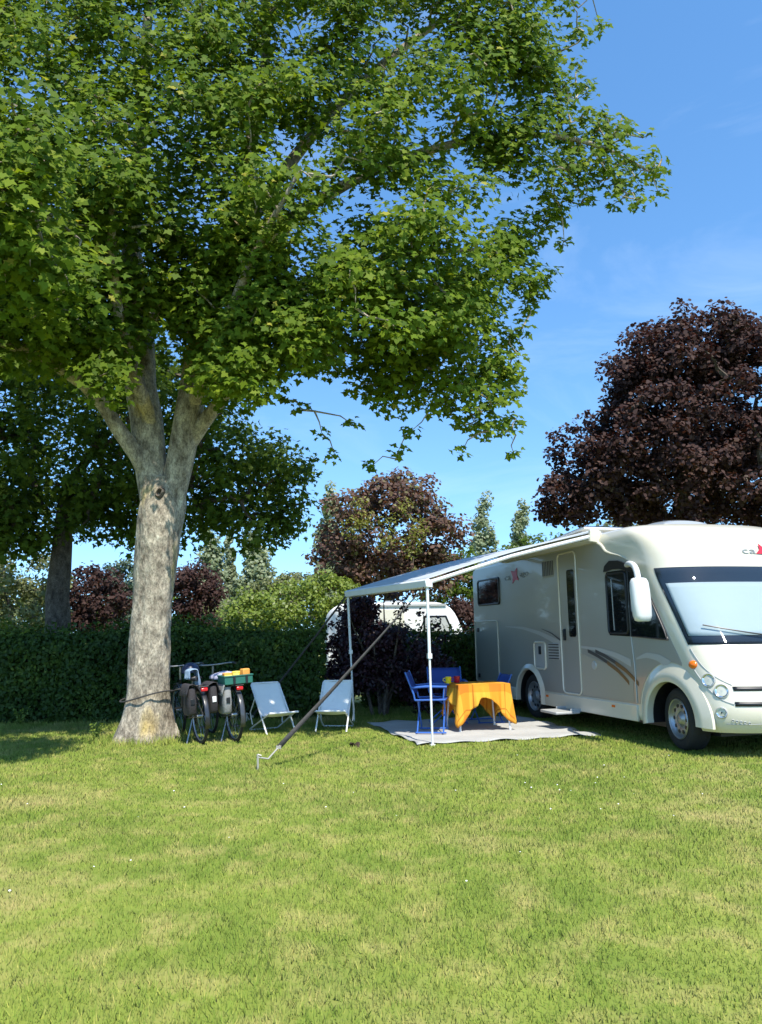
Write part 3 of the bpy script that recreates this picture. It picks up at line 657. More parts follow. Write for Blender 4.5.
# ragged weed beside the trunk foot
def weed(u, v, hh, label, n=14):
    b = gnd(u, v); root = thing('weed', tuple(b), label, 'weed'); mb = MB(); P_ = []; Nn = []
    for k in range(n):
        a = rng.uniform(0, 2*np.pi); l_ = hh*rng.uniform(.5, 1); dx, dy = math.cos(a)*l_*.45, math.sin(a)*l_*.45
        mb.tube([(0, 0, 0), (dx*.4, dy*.4, l_*.6), (dx, dy, l_)], [.003, .002, .001], 4)
        for q in range(5): f = .35+.65*q/4; P_.append((dx*f+rng.normal()*.012, dy*f+rng.normal()*.012, l_*f)); Nn.append(rng.normal(size=3)+np.array([0, -.5, 1]))
    mb.build('stem', M['leaf_bush'], root); P_ = np.array(P_)
    link('leaves', leaves_mesh('leaves', P_, np.array(Nn), .055, oval_leaf(.4), rng.random(len(P_)), .2), M['leaf_bush'], root)
weed(94, 742, .24, 'wispy green weed standing left of the large maple foot')
weed(20, 726, .30, 'wispy green weed at the foot of the hedge', 16)
#NEXT
# ------------------------------------------------------------------ motorhome
# local axes of the vehicle: x = w (into the body from its left side), y = t (backwards from the front axle), z up
ZT = [.26, .32, .45, .65, .80, 1.00, 1.17, 1.40, 1.70, 1.98, 2.10, 2.25, 2.40, 2.50, 2.57, 2.61]
TF = [-.84, -.92, -.95, -.92, -.86, -.76, -.65, -.50, -.30, -.12, -.09, -.06, .04, .16, .32, .50]
INS = [.03, .0, 0, 0, 0, 0, 0, 0, 0, 0, 0, 0, .0, .012, .05, .13]
_zz = np.linspace(.26, 2.61, 60); _tt = np.interp(_zz, ZT, TF)
for _ in range(6): _tt[1:-1] = .25*_tt[:-2]+.5*_tt[1:-1]+.25*_tt[2:]
def tfz(z): return float(np.interp(z, _zz, _tt))
VW = 2.3; CC = .55; NE = 2.6
def front(phi, z, off=0.0):
    def f(p, z_):
        ins = np.interp(z_, ZT, INS); q = -math.copysign(abs(math.cos(p))**(2/NE), math.cos(p)); s_ = abs(math.sin(p))**(2/NE)
        return Vector((VW/2+(VW/2-ins)*q, tfz(z_)+CC*(1-s_), z_))
    P_ = f(phi, z)
    if off:
        e = .02; a = f(min(phi+e, math.pi), z)-f(max(phi-e, 0), z); b_ = f(phi, min(z+.02, 2.61))-f(phi, max(z-.02, .26))
        n = a.cross(b_).normalized()
        if n.y > 0: n = -n
        P_ = P_+n*off
    return P_
def frontn(phi, z): return (front(phi, z, .1)-front(phi, z)).normalized()
def front_patch(phis, z0, z1, off, nu=30, nv=8, slant=0.0):
    mb = MB(); a, b_ = phis
    def fn(i, j):
        z = z0+(z1-z0)*j; aa = a+slant*j; bb = b_-slant*j
        return front(aa+(bb-aa)*i, z, off)
    mb.grid(fn, nu, nv); return mb

def rrect(t0, t1, z0, z1, r, n=5):
    P_ = []
    for cx, cz, a0 in ((t1-r, z1-r, 0), (t0+r, z1-r, 90), (t0+r, z0+r, 180), (t1-r, z0+r, 270)):
        for k in range(n+1): a = rad(a0+90*k/n); P_.append((cx+r*math.cos(a), cz+r*math.sin(a)))
    return P_
def plate(mb, poly, w0, w1): mb.prism([(w0, t, z) for t, z in poly], (w1-w0, 0, 0)); return mb

def add_text(name, body, size, m, parent, matrix, sx=1.6):
    cu = bpy.data.curves.new(name, 'FONT'); cu.body = body; cu.size = size; cu.extrude = .0015; cu.align_x = 'LEFT'
    to = bpy.data.objects.new(name, cu); C.objects.link(to)
    dg = bpy.context.evaluated_depsgraph_get(); me = bpy.data.meshes.new_from_object(to.evaluated_get(dg))
    bpy.data.objects.remove(to); me.materials.clear()
    me.transform(matrix @ Matrix.Diagonal((sx, 1, 1, 1)))
    return link(name, me, m, parent)
def star_poly(r, n=5, inner=.45, rot=0.3, sq=1.0):
    return [((r if k % 2 == 0 else r*inner)*math.cos(rot+math.pi*k/n), (r if k % 2 == 0 else r*inner)*math.sin(rot+math.pi*k/n)*sq) for k in range(2*n)]

def build_motorhome():
    root = thing('motorhome', (VX, VY, 0), 'large cream and silver integrated motorhome with its grey awning rolled out over the lawn', 'motorhome', VANG)
    # ---- body shell: closed horizontal outlines lofted upward
    NP = 41; rows = []
    zs = sorted(set([.26, .29, .33, .40, .48, .56, .65, .74, .83, .92, 1.0, 1.08, 1.17, 1.28, 1.40, 1.55, 1.70, 1.85, 1.98, 2.05, 2.12, 2.2, 2.28, 2.35, 2.41, 2.46, 2.50, 2.54, 2.57, 2.59, 2.61]))
    for z in zs:
        ins = float(np.interp(z, ZT, INS)); ring = [front(math.pi*k/(NP-1), z) for k in range(NP)]
        rr = max(ins*.7, 0)
        sb = [Vector((VW-ins, t, z)) for t in (1.2, 2.6, 4.2, 5.55-rr)]
        rear = [Vector((VW-ins-.05, 5.74-rr, z)), Vector((VW-ins-.17, 5.80-rr, z)), Vector((VW/2, 5.82-rr, z)), Vector((ins+.17, 5.80-rr, z)), Vector((ins+.05, 5.74-rr, z))]
        sl = [Vector((ins, t, z)) for t in (5.55-rr, 4.2, 2.6, 1.2)]
        rows.append(ring+sb+rear+sl)
    n = len(rows[0]); V = [p for r in rows for p in r]
    F = [(i*n+k, i*n+(k+1) % n, (i+1)*n+(k+1) % n, (i+1)*n+k) for i in range(len(rows)-1) for k in range(n)]
    F += [tuple(range(n-1, -1, -1)), tuple((len(rows)-1)*n+k for k in range(n))]
    shell = MB().add(V, F)
    me = shell.mesh('body'); so = bpy.data.objects.new('body', me); C.objects.link(so); me.materials.append(M['cream']); me.materials.append(M['black'])
    cuts = []
    for t, r in ((.03, .43), (3.53, .42)):
        for w in (.18, VW-.18):
            c = MB().lathe([(0.0001, -.30), (r, -.30), (r, .30), (0.0001, .30)], (w, t, .34), 'X', 40)
            cm = c.mesh('cut'); co = bpy.data.objects.new('cut', cm); C.objects.link(co); cm.materials.append(M['black']); cuts.append(co)
            md = so.modifiers.new('b', 'BOOLEAN'); md.operation = 'DIFFERENCE'; md.object = co; md.solver = 'EXACT'; md.material_mode = 'TRANSFER'
    dg = bpy.context.evaluated_depsgraph_get(); nm = bpy.data.meshes.new_from_object(so.evaluated_get(dg)); nm.name = 'body'
    bpy.data.objects.remove(so)
    for co in cuts: bpy.data.objects.remove(co)
    nm.polygons.foreach_set('use_smooth', [True]*len(nm.polygons)); nm.set_sharp_from_angle(angle=rad(32))
    body = bpy.data.objects.new('body', nm); C.objects.link(body); body.parent = root
    MB().box((VW/2, 2.4, .25), (VW-.5, 5.6, .12)).box((VW/2, 2.9, .2), (.9, 3.4, .12)).build('underbody', M['black'], root)
    # ---- silver side panel on the left wall
    pol = [(5.66, .45), (5.69, .6), (5.69, 2.36), (5.64, 2.44), (1.36, 2.46), (1.27, 2.41), (1.20, 2.33), (1.08, 2.29), (.82, 2.21), (.60, 2.12), (.47, 2.0), (.31, 1.74), (.11, 1.42), (-.03, 1.19), (-.13, 1.04), (-.18, .955)]
    for k in range(13): a = rad(109-98*k/12); pol.append((.03+.63*math.cos(a), .33+.63*math.sin(a)))
    pol += [(.70, .45), (3.03, .45)]
    for k in range(13): a = rad(167-(167-13)*k/12); pol.append((3.53-(-.50)*-1*math.cos(a)*-1 if False else 3.53+.50*math.cos(a), .33+.50*math.sin(a)))
    pol += []
    # order: bottom run continues to the rear; the rear arc must run from front (small t) to back
    i0 = len(pol)-13; pol[i0:] = [(3.53+.50*math.cos(rad(167-154*k/12)), .33+.50*math.sin(rad(167-154*k/12))) for k in range(13)]
    panel = plate(MB(), pol, .012, -.005).build('side_panel', M['silver'], root, smooth=None)
    # lip of the over-cab cap
    lip = [(-.004, t, z) for t, z in resample([(1.50, 2.52), (1.37, 2.46), (1.27, 2.41), (1.20, 2.33), (1.08, 2.29), (.90, 2.25), (.74, 2.19)], 34)]
    MB().tube(lip, [.006+.014*min(1, k/6)*min(1, (33-k)/22) for k in range(34)], 8).build('cap_moulding', M['cream'], root)
    # lower skirt, proud of the wall
    sk = plate(MB(), [(.70, .245), (3.03, .245), (3.03, .435), (.70, .435)], .012, -.018)
    plate(sk, [(4.06, .25), (5.66, .25), (5.68, .435), (4.06, .435)], .012, -.018)
    skirt = sk.build('skirt', M['cream'], root, bevel=.008)
    for t in (1.2, 2.95, 4.5):
        MB().box((-.022, t, .385), (.01, .07, .028)).build('marker_light', M['amber'], root, bevel=.003)
    # wheel arch flares
    def flare(name, c, r0, rf, a0, a1, depth, squash):
        mb = MB(); V = []; F = []; m = 28
        for k in range(m):
            f = k/(m-1); a = rad(a0+(a1-a0)*f); ro = rf(f)
            pr = [(r0, .03), (r0, -depth), (r0+.02, -depth-.012), (r0+(ro-r0)*.55, -depth*.75), (ro, -.002), (ro, .03)]
            for r_, w in pr: V.append((w, c[0]+r_*math.cos(a), c[1]+r_*math.sin(a)*squash))
        for k in range(m-1):
            for j in range(5): F.append((k*6+j, k*6+j+1, (k+1)*6+j+1, (k+1)*6+j))
        mb.add(V, F); return mb.build(name, M['cream'], root, smooth=50)
    flare('wheel_arch', (.03, .33), .425, lambda f: .60+.07*math.sin(min(1, f*1.25)*math.pi)*f+.035*sm(f, .70, 1), -10, 183, .05, .98)
    flare('wheel_arch', (3.53, .33), .415, lambda f: .50, -10, 190, .035, 1)
    # ---- entry door
    dmb = plate(MB(), rrect(1.98, 2.45, .48, 2.40, .07), .0, -.010); door = dmb.build('door', M['silver'], root, bevel=.003)
    MB().tube([(-.012, t, z) for t, z in rrect(1.965, 2.465, .465, 2.415, .08)], .0125, 6, closed=True).build('door_frame', M['cream'], door)
    plate(MB(), rrect(2.03, 2.22, 1.24, 2.17, .04), -.008, -.018).build('door_window', M['darkglass'], door)
    MB().box((-.025, 2.34, 1.27), (.02, .05, .16)).box((-.035, 2.34, 1.29), (.02, .035, .10)).build('door_handle', M['black'], door, bevel=.004)
    # ---- cab side glazing
    gp = [(1.23, 1.30), (1.19, 1.26), (.74, 1.245), (.02, 1.205), (.06, 1.30), (.44, 1.91), (.60, 2.02), (.85, 2.06), (1.19, 2.06), (1.23, 2.02)]
    win = plate(MB(), gp, .0, -.014).build('cab_window', M['darkglass'], root, smooth=None)
    MB().tube([(-.016, t, z) for t, z in rrect(.78, 1.21, 1.285, 2.03, .05)], .014, 6, closed=True).build('window_frame', M['black'], win)
    MB().tube([(-.018, 1.08, 1.32), (-.018, 1.09, 1.96)], .006, 6).build('window_catch', M['greyplastic'], win)
    fr_ = [(-.016, t, z) for t, z in [(.72, 1.25), (.02, 1.21), (.07, 1.31), (.44, 1.91), (.58, 2.0), (.72, 2.04)]]
    MB().tube(fr_, .012, 6, closed=True).build('window_frame', M['black'], win)
    recess_shade = [(1.25, 2.065), (1.22, 2.14), (1.10, 2.20), (.90, 2.185), (.66, 2.11), (.48, 1.98), (.55, 1.96), (.68, 2.03), (.88, 2.075), (1.05, 2.085), (1.18, 2.07)]
    plate(MB(), recess_shade, 0, -.028).build('window_recess_shade', M['black'], root, bevel=.004)  # black plate painting the shade in the recess between cap and window
    MB().tube([(-.010, .735, 2.05), (-.010, .74, 1.25), (-.012, .70, .90), (-.012, .70, .46)], .006, 6).build('cab_seam', M['silver_light'], root)
    # ---- coloured films, plus a painted reflection low on the wall
    def band(name, top, bot, m, off=-.0085):
        n_ = 24; a = resample(top, n_); b_ = resample(bot, n_); mb = MB()
        mb.grid(lambda i, j: (off, a[int(round(i*(n_-1)))][0]*(1-j)+b_[int(round(i*(n_-1)))][0]*j, a[int(round(i*(n_-1)))][1]*(1-j)+b_[int(round(i*(n_-1)))][1]*j), n_, 2)
        return mb.build(name, m, panel, smooth=None, solid=.002)
    band('stripe', [(4.35, 1.41), (3.7, 1.40), (3.1, 1.32), (2.48, 1.18)], [(4.35, 1.405), (3.7, 1.36), (3.1, 1.26), (2.48, 1.09)], M['silver_light'])
    band('stripe', [(1.94, 1.12), (1.5, 1.10), (1.1, 1.05), (.78, .97)], [(1.94, 1.09), (1.5, 1.055), (1.1, .98), (.78, .88)], M['silver_light'])
    band('stripe', [(.66, .99), (.45, 1.06), (.2, 1.04), (.0, .97)], [(.66, .97), (.45, 1.0), (.25, .97), (.1, .90)], M['silver_light'])
    band('stripe', [(1.95, 1.02), (1.3, .90), (.76, .74)], [(1.95, .47), (1.3, .47), (.76, .47)], M['sand_reflection'], -.0075)  # tan band: reflection of the orange cloth put into the wall colour
    for q in (0, .19):
        c_ = lambda pts, dz: [(t-q, z+dz) for t, z in pts]
        p1 = [(1.76, 1.055), (1.54, 1.0), (1.30, .92)]; p2 = [(1.30, .92), (1.08, .835), (.92, .745), (.84, .69)]
        band('stripe', c_(p1, .022), c_(p1, -.022), M['film_grey'], -.011); band('stripe', c_(p2, .022), c_(p2, -.030), M['film_bronze'], -.011)
    band('stripe', [(3.05, 1.36), (2.75, 1.30), (2.47, 1.20)], [(3.05, 1.355), (2.75, 1.285), (2.47, 1.17)], M['film_grey'], -.011)
    # emblem on the wall: letters either side of a red star
    Rm = Matrix(((0, 0, -1, 0), (-1, 0, 0, 0), (0, 1, 0, 0), (0, 0, 0, 1)))
    add_text('lettering', 'ca', .155, M['greyletter'], root, Matrix.Translation((-.009, 4.30, 2.16)) @ Rm, 1.75)
    add_text('lettering', 'ago', .125, M['greyletter'], root, Matrix.Translation((-.009, 3.72, 2.19)) @ Rm, 1.75)
    plate(MB(), [(3.90+x, 2.22+z) for x, z in star_poly(.17, 4, .45, .6, .9)], -.008, -.012).build('emblem', M['red'], root)
    # ---- rear side window, locker, flaps, vents
    w2 = plate(MB(), rrect(4.51, 5.46, 1.78, 2.25, .05), 0, -.014).build('rear_window', M['darkglass'], root, bevel=.004)
    MB().tube([(-.016, t, z) for t, z in rrect(4.53, 5.44, 1.80, 2.23, .05)], .015, 6, closed=True).build('window_frame', M['black'], w2)
    lk = plate(MB(), rrect(4.66, 5.63, .47, 1.50, .05), 0, -.009).build('locker_door', M['silver'], root, bevel=.003)
    MB().tube([(-.010, t, z) for t, z in rrect(4.65, 5.64, .46, 1.51, .06)], .012, 6, closed=True).build('locker_frame', M['cream'], lk)
    for z in (.56, 1.36): MB().box((-.016, 5.50, z), (.014, .07, .07)).build('locker_latch', M['black'], lk, bevel=.004)
    cs = plate(MB(), rrect(2.98, 3.30, .79, 1.14, .05), 0, -.012).build('service_flap', M['silver_light'], root, bevel=.004)
    MB().tube([(-.012, t, z) for t, z in rrect(2.96, 3.32, .77, 1.16, .06)], .016, 6, closed=True).build('flap_frame', M['cream'], cs)
    MB().box((-.018, 3.13, 1.04), (.014, .07, .12)).build('flap_lock', M['black'], cs, bevel=.004)
    def vent(t0, t1, z0, z1, m, nsl, vert=False):
        fr = plate(MB(), rrect(t0, t1, z0, z1, .02), 0, -.010).build('vent', M['greyplastic'] if m is None else M[m], root, bevel=.003); sl = MB()
        for k in range(nsl):
            f = (k+.5)/nsl
            if vert: sl.box((-.012, t0+(t1-t0)*f, (z0+z1)/2), (.010, (t1-t0)/nsl*.42, (z1-z0)*.82))
            else: sl.box((-.012, (t0+t1)/2, z0+(z1-z0)*f), (.010, (t1-t0)*.84, (z1-z0)/nsl*.42))
        sl.build('vent_slats', M['film_grey'], fr)
    vent(2.53, 2.88, .91, 1.15, 'silver_light', 6); vent(2.59, 2.95, 2.11, 2.37, None, 7, True)
    MB().lathe([(.0001, -.018), (.05, -.018), (.058, -.006), (.058, .0)], (0, 1.62, .87), 'X', 20).build('filler_cap', M['silver_light'], root)
    # ---- step
    st = MB().box((-.22, 2.22, .235), (.36, .46, .035)).box((-.02, 2.02, .26), (.30, .02, .05)).box((-.02, 2.42, .26), (.30, .02, .05)); st.build('step', M['greyplastic'], root, bevel=.012)
    # ---- windscreen
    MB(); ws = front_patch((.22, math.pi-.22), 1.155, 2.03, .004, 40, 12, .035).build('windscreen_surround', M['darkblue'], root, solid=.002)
    bl = front_patch((.315, math.pi-.315), 1.245, 1.84, .010, 40, 12, .055).build('sun_blind', M['blind'], ws, solid=.002)
    front_patch((.24, math.pi-.24), 1.17, 2.015, .022, 40, 12, .035).build('windscreen', M['screen'], root)
    wp = [front(.62+(1.30-.62)*k/8, 1.345-.12*k/8, .045) for k in range(9)]
    wi = MB().tube(wp, .008, 6); wi.build('wiper', M['black'], root)
    # bonnet crease under the screen, running down to the lamps
    cr_ = [front(p, z, .003) for p, z in [(.23, 1.12), (.25, 1.02), (.31, .92), (.42, .84), (.55, .78), (.655, .745)]]
    MB().tube(resample(cr_, 18), .005, 6).build('bonnet_seam', M['greyplastic'], root)
    cr2 = [front(p, z, .003) for p, z in [(.10, .93), (.16, .82), (.26, .70), (.38, .62), (.50, .575), (.62, .555)]]
    MB().tube(resample(cr2, 18), .006, 6).build('bumper_seam', M['greyplastic'], root)
    # ---- lamps on the front
    def orient(phi, z):
        n_ = frontn(phi, z); return n_.to_track_quat('Z', 'Y').to_matrix()
    def lamp(name, phi, z, r, kind):
        c = front(phi, z, .002); R_ = orient(phi, z); mb = MB()
        def disc(prof, m, nm, par):
            b_ = MB(); b_.lathe(prof, (0, 0, 0), 'Z', 24); b_.v = [tuple(c+R_ @ Vector(p)) for p in b_.v]; return b_.build(nm, M[m], par)
        o = disc([(r*1.12, -.01), (r*1.12, .006), (r*1.0, .010), (r*.97, .004)], 'greyplastic', name, root)
        disc([(.0001, -.022), (r*.35, -.018), (r*.75, -.006), (r*.98, .004)], 'chrome', 'reflector', o)
        disc([(.0001, .002), (r*.16, .0), (r*.2, -.02)], 'clear' if kind else 'black', 'bulb', o)
        disc([(.0001, .016), (r*.5, .014), (r*.98, .006)], 'clear', 'lens', o)
    for mir in (0, 1):
        ph = (lambda p: math.pi-p) if mir else (lambda p: p)
        lamp('headlight', ph(.315), .79, .066, 1); lamp('headlight', ph(.475), .685, .066, 1); lamp('fog_lamp', ph(.41), .47, .052, 0)
        c = front(ph(.13), .945, 0); R_ = orient(ph(.13), .945); b_ = MB().lathe([(.0001, .030), (.03, .026), (.048, .012), (.054, -.004)], (0, 0, 0), 'Z', 20)
        b_.v = [tuple(c+R_ @ Vector((p[0]*1.05, p[1]*.85, p[2]))) for p in b_.v]; b_.build('indicator', M['amber'], root)
        for k in range(5):
            p_ = ph(.585+.056*k); c = front(p_, .393-.006*k, 0); R_ = orient(p_, .39); b_ = MB().lathe([(.0001, .004), (.009, .004), (.012, .007), (.014, -.003)], (0, 0, 0), 'Z', 14)
            b_.v = [tuple(c+R_ @ Vector(p)) for p in b_.v]; b_.build('running_lamp', M['greyplastic'], root)
    front_patch((.655, math.pi-.655), .688, .730, .004, 30, 3).build('grille_slot', M['black'], root, solid=.004)
    front_patch((.63, math.pi-.63), .535, .580, .004, 30, 3).build('grille_slot', M['black'], root, solid=.004)
    front_patch((.5, math.pi-.5), .352, .358, .003, 30, 2).build('bumper_line', M['greyplastic'], root, solid=.002)
    # emblem on the front
    c = front(1.44, 2.215, .006); Rf = Matrix(((1, 0, 0, 0), (0, 0, 1, 0), (0, 1, 0, 0), (0, 0, 0, 1)))
    n_ = frontn(1.5, 2.2); q = n_.to_track_quat('Z', 'Y').to_matrix().to_4x4()
    base_ = Matrix.Translation(front(1.50, 2.185, .006)) @ q
    add_text('lettering', 'ca', .115, M['greyletter'], root, base_ @ Matrix.Translation((.005, 0, 0)), 2.0)
    pl = MB().prism([tuple(base_ @ Vector((.305+x, .035+y, -.002))) for x, y in star_poly(.115, 4, .42, .35, .9)], tuple(n_*.004)); pl.build('emblem', M['red'], root)
    # ---- mirror
    mm = MB(); cx, ct, cz = -.25, .165, 1.66
    prof = [(0, -.30, .55), (.02, -.27, .85), (.10, -.15, 1.0), (.3, .05, 1.0), (.5, .22, .95), (.56, .27, .7), (.58, .29, .3)]
    V = []; F = []; rings = [(-.245, .55), (-.235, .78), (-.18, .95), (-.05, 1.0), (.10, 1.0), (.20, .93), (.24, .75), (.25, .5)]
    for z, s_ in rings:
        for k in range(20):
            a = 2*math.pi*k/20; e = .75
            V.append((cx+.115*s_*math.copysign(abs(math.cos(a))**e, math.cos(a))-.02*(z*2), ct+.075*s_*math.copysign(abs(math.sin(a))**e, math.sin(a))-.03, cz+z))
    F = [(i*20+k, i*20+(k+1) % 20, (i+1)*20+(k+1) % 20, (i+1)*20+k) for i in range(7) for k in range(20)]+[tuple(range(19, -1, -1)), tuple(140+k for k in range(20))]
    mir = mm.add(V, F).build('mirror', M['alu'], root, smooth=60)
    MB().tube(resample([(.0, .74, 2.11), (-.08, .58, 2.12), (-.18, .32, 2.07), (-.255, .16, 1.97), (-.26, .14, 1.87)], 14), [.036]*14, 12).build('mirror_arm', M['alu'], mir)
    # ---- wheels
    def wheel(t, w, s_, steer=0):
        before = set(bpy.data.objects)
        ty = MB().lathe([(.215, .10), (.25, .115), (.31, .115), (.333, .09), (.338, .04), (.338, -.04), (.333, -.09), (.31, -.115), (.25, -.115), (.215, -.10)], (w, t, .338), 'X', 40).build('wheel', M['rubber'], root, smooth=50)
        rm = MB().lathe([(.222, -.108*s_), (.214, -.118*s_), (.205, -.112*s_), (.195, -.07*s_), (.175, -.055*s_), (.165, -.075*s_), (.12, -.085*s_), (.085, -.07*s_), (.06, -.095*s_), (.045, -.105*s_), (.0001, -.105*s_)], (w, t, .338), 'X', 40).build('rim', M['steel'], ty, smooth=40)
        for k in range(10):
            a = 2*math.pi*k/10; MB().lathe([(.0001, -.088*s_), (.021, -.088*s_), (.021, -.070*s_)], (w, t+.142*math.cos(a), .338+.142*math.sin(a)), 'X', 10).build('rim_hole', M['black'], ty)
        if steer:
            T = Matrix.Translation((w, t, 0)) @ Matrix.Rotation(rad(steer), 4, 'Z') @ Matrix.Translation((-w, -t, 0))
            for o_ in set(bpy.data.objects)-before: o_.data.transform(T)
    for t in (.03, 3.53): wheel(t, .175, 1, -10 if t < 1 else 0); wheel(t, VW-.175, -1, -10 if t < 1 else 0)
    # ---- roof things
    hatch = MB(); hatch.grid(lambda a, b: (.75+.72*a, .95+.80*b, 2.645+.125*(math.sin(math.pi*a)*math.sin(math.pi*b))**.28), 14, 14); hatch.build('roof_hatch', M['smoke'], root)
    MB().box((1.11, 1.35, 2.63), (.84, .92, .07)).build('hatch_frame', M['cream'], root, bevel=.01)
    h2 = MB(); h2.grid(lambda a, b: (.75+.5*a, 3.2+.5*b, 2.615+.09*(math.sin(math.pi*a)*math.sin(math.pi*b))**.3), 12, 12); h2.build('roof_hatch', M['smoke'], root)
    sp = MB().box((.50, 2.65, 2.715), (.62, 1.3, .03), Matrix.Rotation(rad(-4), 3, 'X')).build('solar_panel', M['solar'], root)
    MB().box((.50, 2.65, 2.699), (.66, 1.34, .03), Matrix.Rotation(rad(-4), 3, 'X')).box((.5, 2.2, 2.68), (.5, .05, .10)).box((.5, 3.1, 2.66), (.5, .05, .10)).build('solar_frame', M['alu'], sp, bevel=.004)
    MB().tube([(.12, 1.5, 2.615), (.12, 1.6, 2.66), (.12, 5.3, 2.66), (.12, 5.4, 2.615)], .018, 8).build('roof_rail', M['alu'], root)
    # ---- awning
    def L3(p): w, t = to_v(p[0], p[1]); return Vector((w, t, p[2]))
    n1, n2 = L3((.55, 9.44, 1.925)), L3((-.53, 11.93, 1.935))
    r1, r2 = Vector((-.075, 1.40, 2.60)), Vector((-.075, 4.35, 2.66))
    ca = MB(); ca.prism([(-.115, 1.42, 2.49), (.015, 1.42, 2.47), (.05, 1.42, 2.60), (-.02, 1.42, 2.635), (-.09, 1.42, 2.62)], (0, 2.98, 0))
    cas = ca.build('awning_case', M['alu'], root, bevel=.01)
    MB().prism([(-.13, 1.36, 2.475), (.018, 1.36, 2.455), (.055, 1.36, 2.61), (-.02, 1.36, 2.65), (-.105, 1.36, 2.635)], (0, .06, 0)).build('case_end', M['cream'], cas, bevel=.012)
    fab = MB()
    def fn(i, j):
        p = (n1*(1-i)+n2*i)*(1-j)+(r1*(1-i)+r2*i)*j; return p+Vector((0, 0, .05*(1-j)+.035*math.sin(math.pi*j)*(1-.3*math.sin(math.pi*i))+.006*math.sin(i*14)*math.sin(math.pi*j)))
    aw = fab.grid(fn, 24, 16).build('awning_cloth', M['awning'], root, smooth=60, solid=.004)
    d = (n2-n1).normalized(); out = Vector((-d.y, d.x, 0));
    if out.x > 0: out = -out
    fr = MB(); prf = [(-.06, -.055), (.035, -.05), (.045, .035), (.0, .055), (-.055, .03)]
    fr.prism([tuple(n1-d*.04-out*x*-1+Vector((0, 0, z))) for x, z in prf], tuple((n2-n1)+d*.08)); fr.build('front_rail', M['alu'], aw, bevel=.008)
    for a, b_ in ((n1, r1), (n2, r2)):
        m_ = (a+b_)/2+Vector((0, 0, .012)); MB().tube([a+Vector((0, 0, .0))+d*(.03 if a is n1 else -.03), m_+d*(.03 if a is n1 else -.03), b_+Vector((0, 0, -.05))], .026, 8).build('awning_arm', M['alu'], aw)
    for p, gp_ in ((n1, L3((.57, 9.44, 0))), (n2, L3((-.45, 11.93, 0)))):
        q_ = Vector(gp_); top = p+Vector((0, 0, -.02)); mid = q_.lerp(top, .55)
        pl = MB().tube([q_+Vector((0, 0, .02)), mid], .0135, 10).tube([mid, top], .019, 10).box(q_+Vector((0, 0, .012)), (.06, .05, .02)).box(mid, (.05, .05, .06)); pl.build('awning_pole', M['whitetube'], aw)
    return root
build_motorhome()

# ------------------------------------------------------------------ guy straps and pegs
def strap(a, b, wtop, wbot, label, rod=True):
    a = np.array(a, float); b = np.array(b, float); root = thing('guy_strap', tuple(b), label, 'guy strap', group='webbing straps holding down the awning')
    A_ = Vector(a-b); e = Vector((0, 0, 0)); d = A_.normalized(); side_ = d.cross(Vector((0, 1, .2))).normalized()
    end = d*(.30 if rod else .12); V = []; F = []; m = 14
    for k in range(m):
        f = k/(m-1); p = end.lerp(A_, f)+Vector((0, 0, -.02*math.sin(math.pi*f))); w = (wbot*(1-f)+wtop*f)/2
        tw = Matrix.Rotation(.35*math.sin(f*3), 3, d); V += [p+tw @ side_*w, p-tw @ side_*w]
    F = [(2*k, 2*k+1, 2*k+3, 2*k+2) for k in range(m-1)]
    MB().add(V, F).build('webbing', M['strap'], root, smooth=60, solid=.004)
    MB().tube([end+d*.03, end*.5, Vector((0, 0, .12))], .009, 8).box(end+d*.01, (.05, .03, .03)).build('hook', M['peg'], root)
    MB().tube([Vector((0, 0, -.03)), Vector((-.005, 0, .15))], .011, 8).tube([Vector((-.005, 0, .15)), Vector((.03, .01, .135))], .009, 6).build('peg', M['peg'], root)
M['peg'] = mat('galvanised peg', (.50, .47, .40), .5, metal=.4, var=.2)
strap((.53, 9.47, 1.90), gnd(258, 770), .014, .052, 'wide dark webbing strap from the nearer awning pole down to a pale lawn peg')
strap((-.55, 11.93, 1.91), (-2.10, 12.12, 0), .030, .034, 'thin dark webbing strap from the farther awning pole back towards the hedge', False)

# ------------------------------------------------------------------ ground mat
def ground_mat():
    mb = MB(); nu, nv = 40, 46
    def fn(i, j):
        w = MAT_W[0]+(MAT_W[1]-MAT_W[0])*i; t = MAT_T[0]+(MAT_T[1]-MAT_T[0])*j
        eg = 1-min(1, min(i, 1-i, j, 1-j)*10)
        t += .035*math.sin(i*9)*(1-j)+.05*math.sin(i*3.1+.4)*(1-j); w += .03*math.sin(j*11)*(1-i)+.05*(1-i)*math.sin(j*1.6)
        p = vloc(w, t, .020+.006*math.sin(i*17+j*5)+.005*math.sin(j*23)+.010*eg*math.sin(i*31+j*27)); return p
    o = mb.grid(fn, nu, nv).build('ground_mat', M['mat'], None, smooth=60, solid=.006)
    tag(o, 'pale grey woven ground mat spread on the grass under the awning', 'mat')
ground_mat()

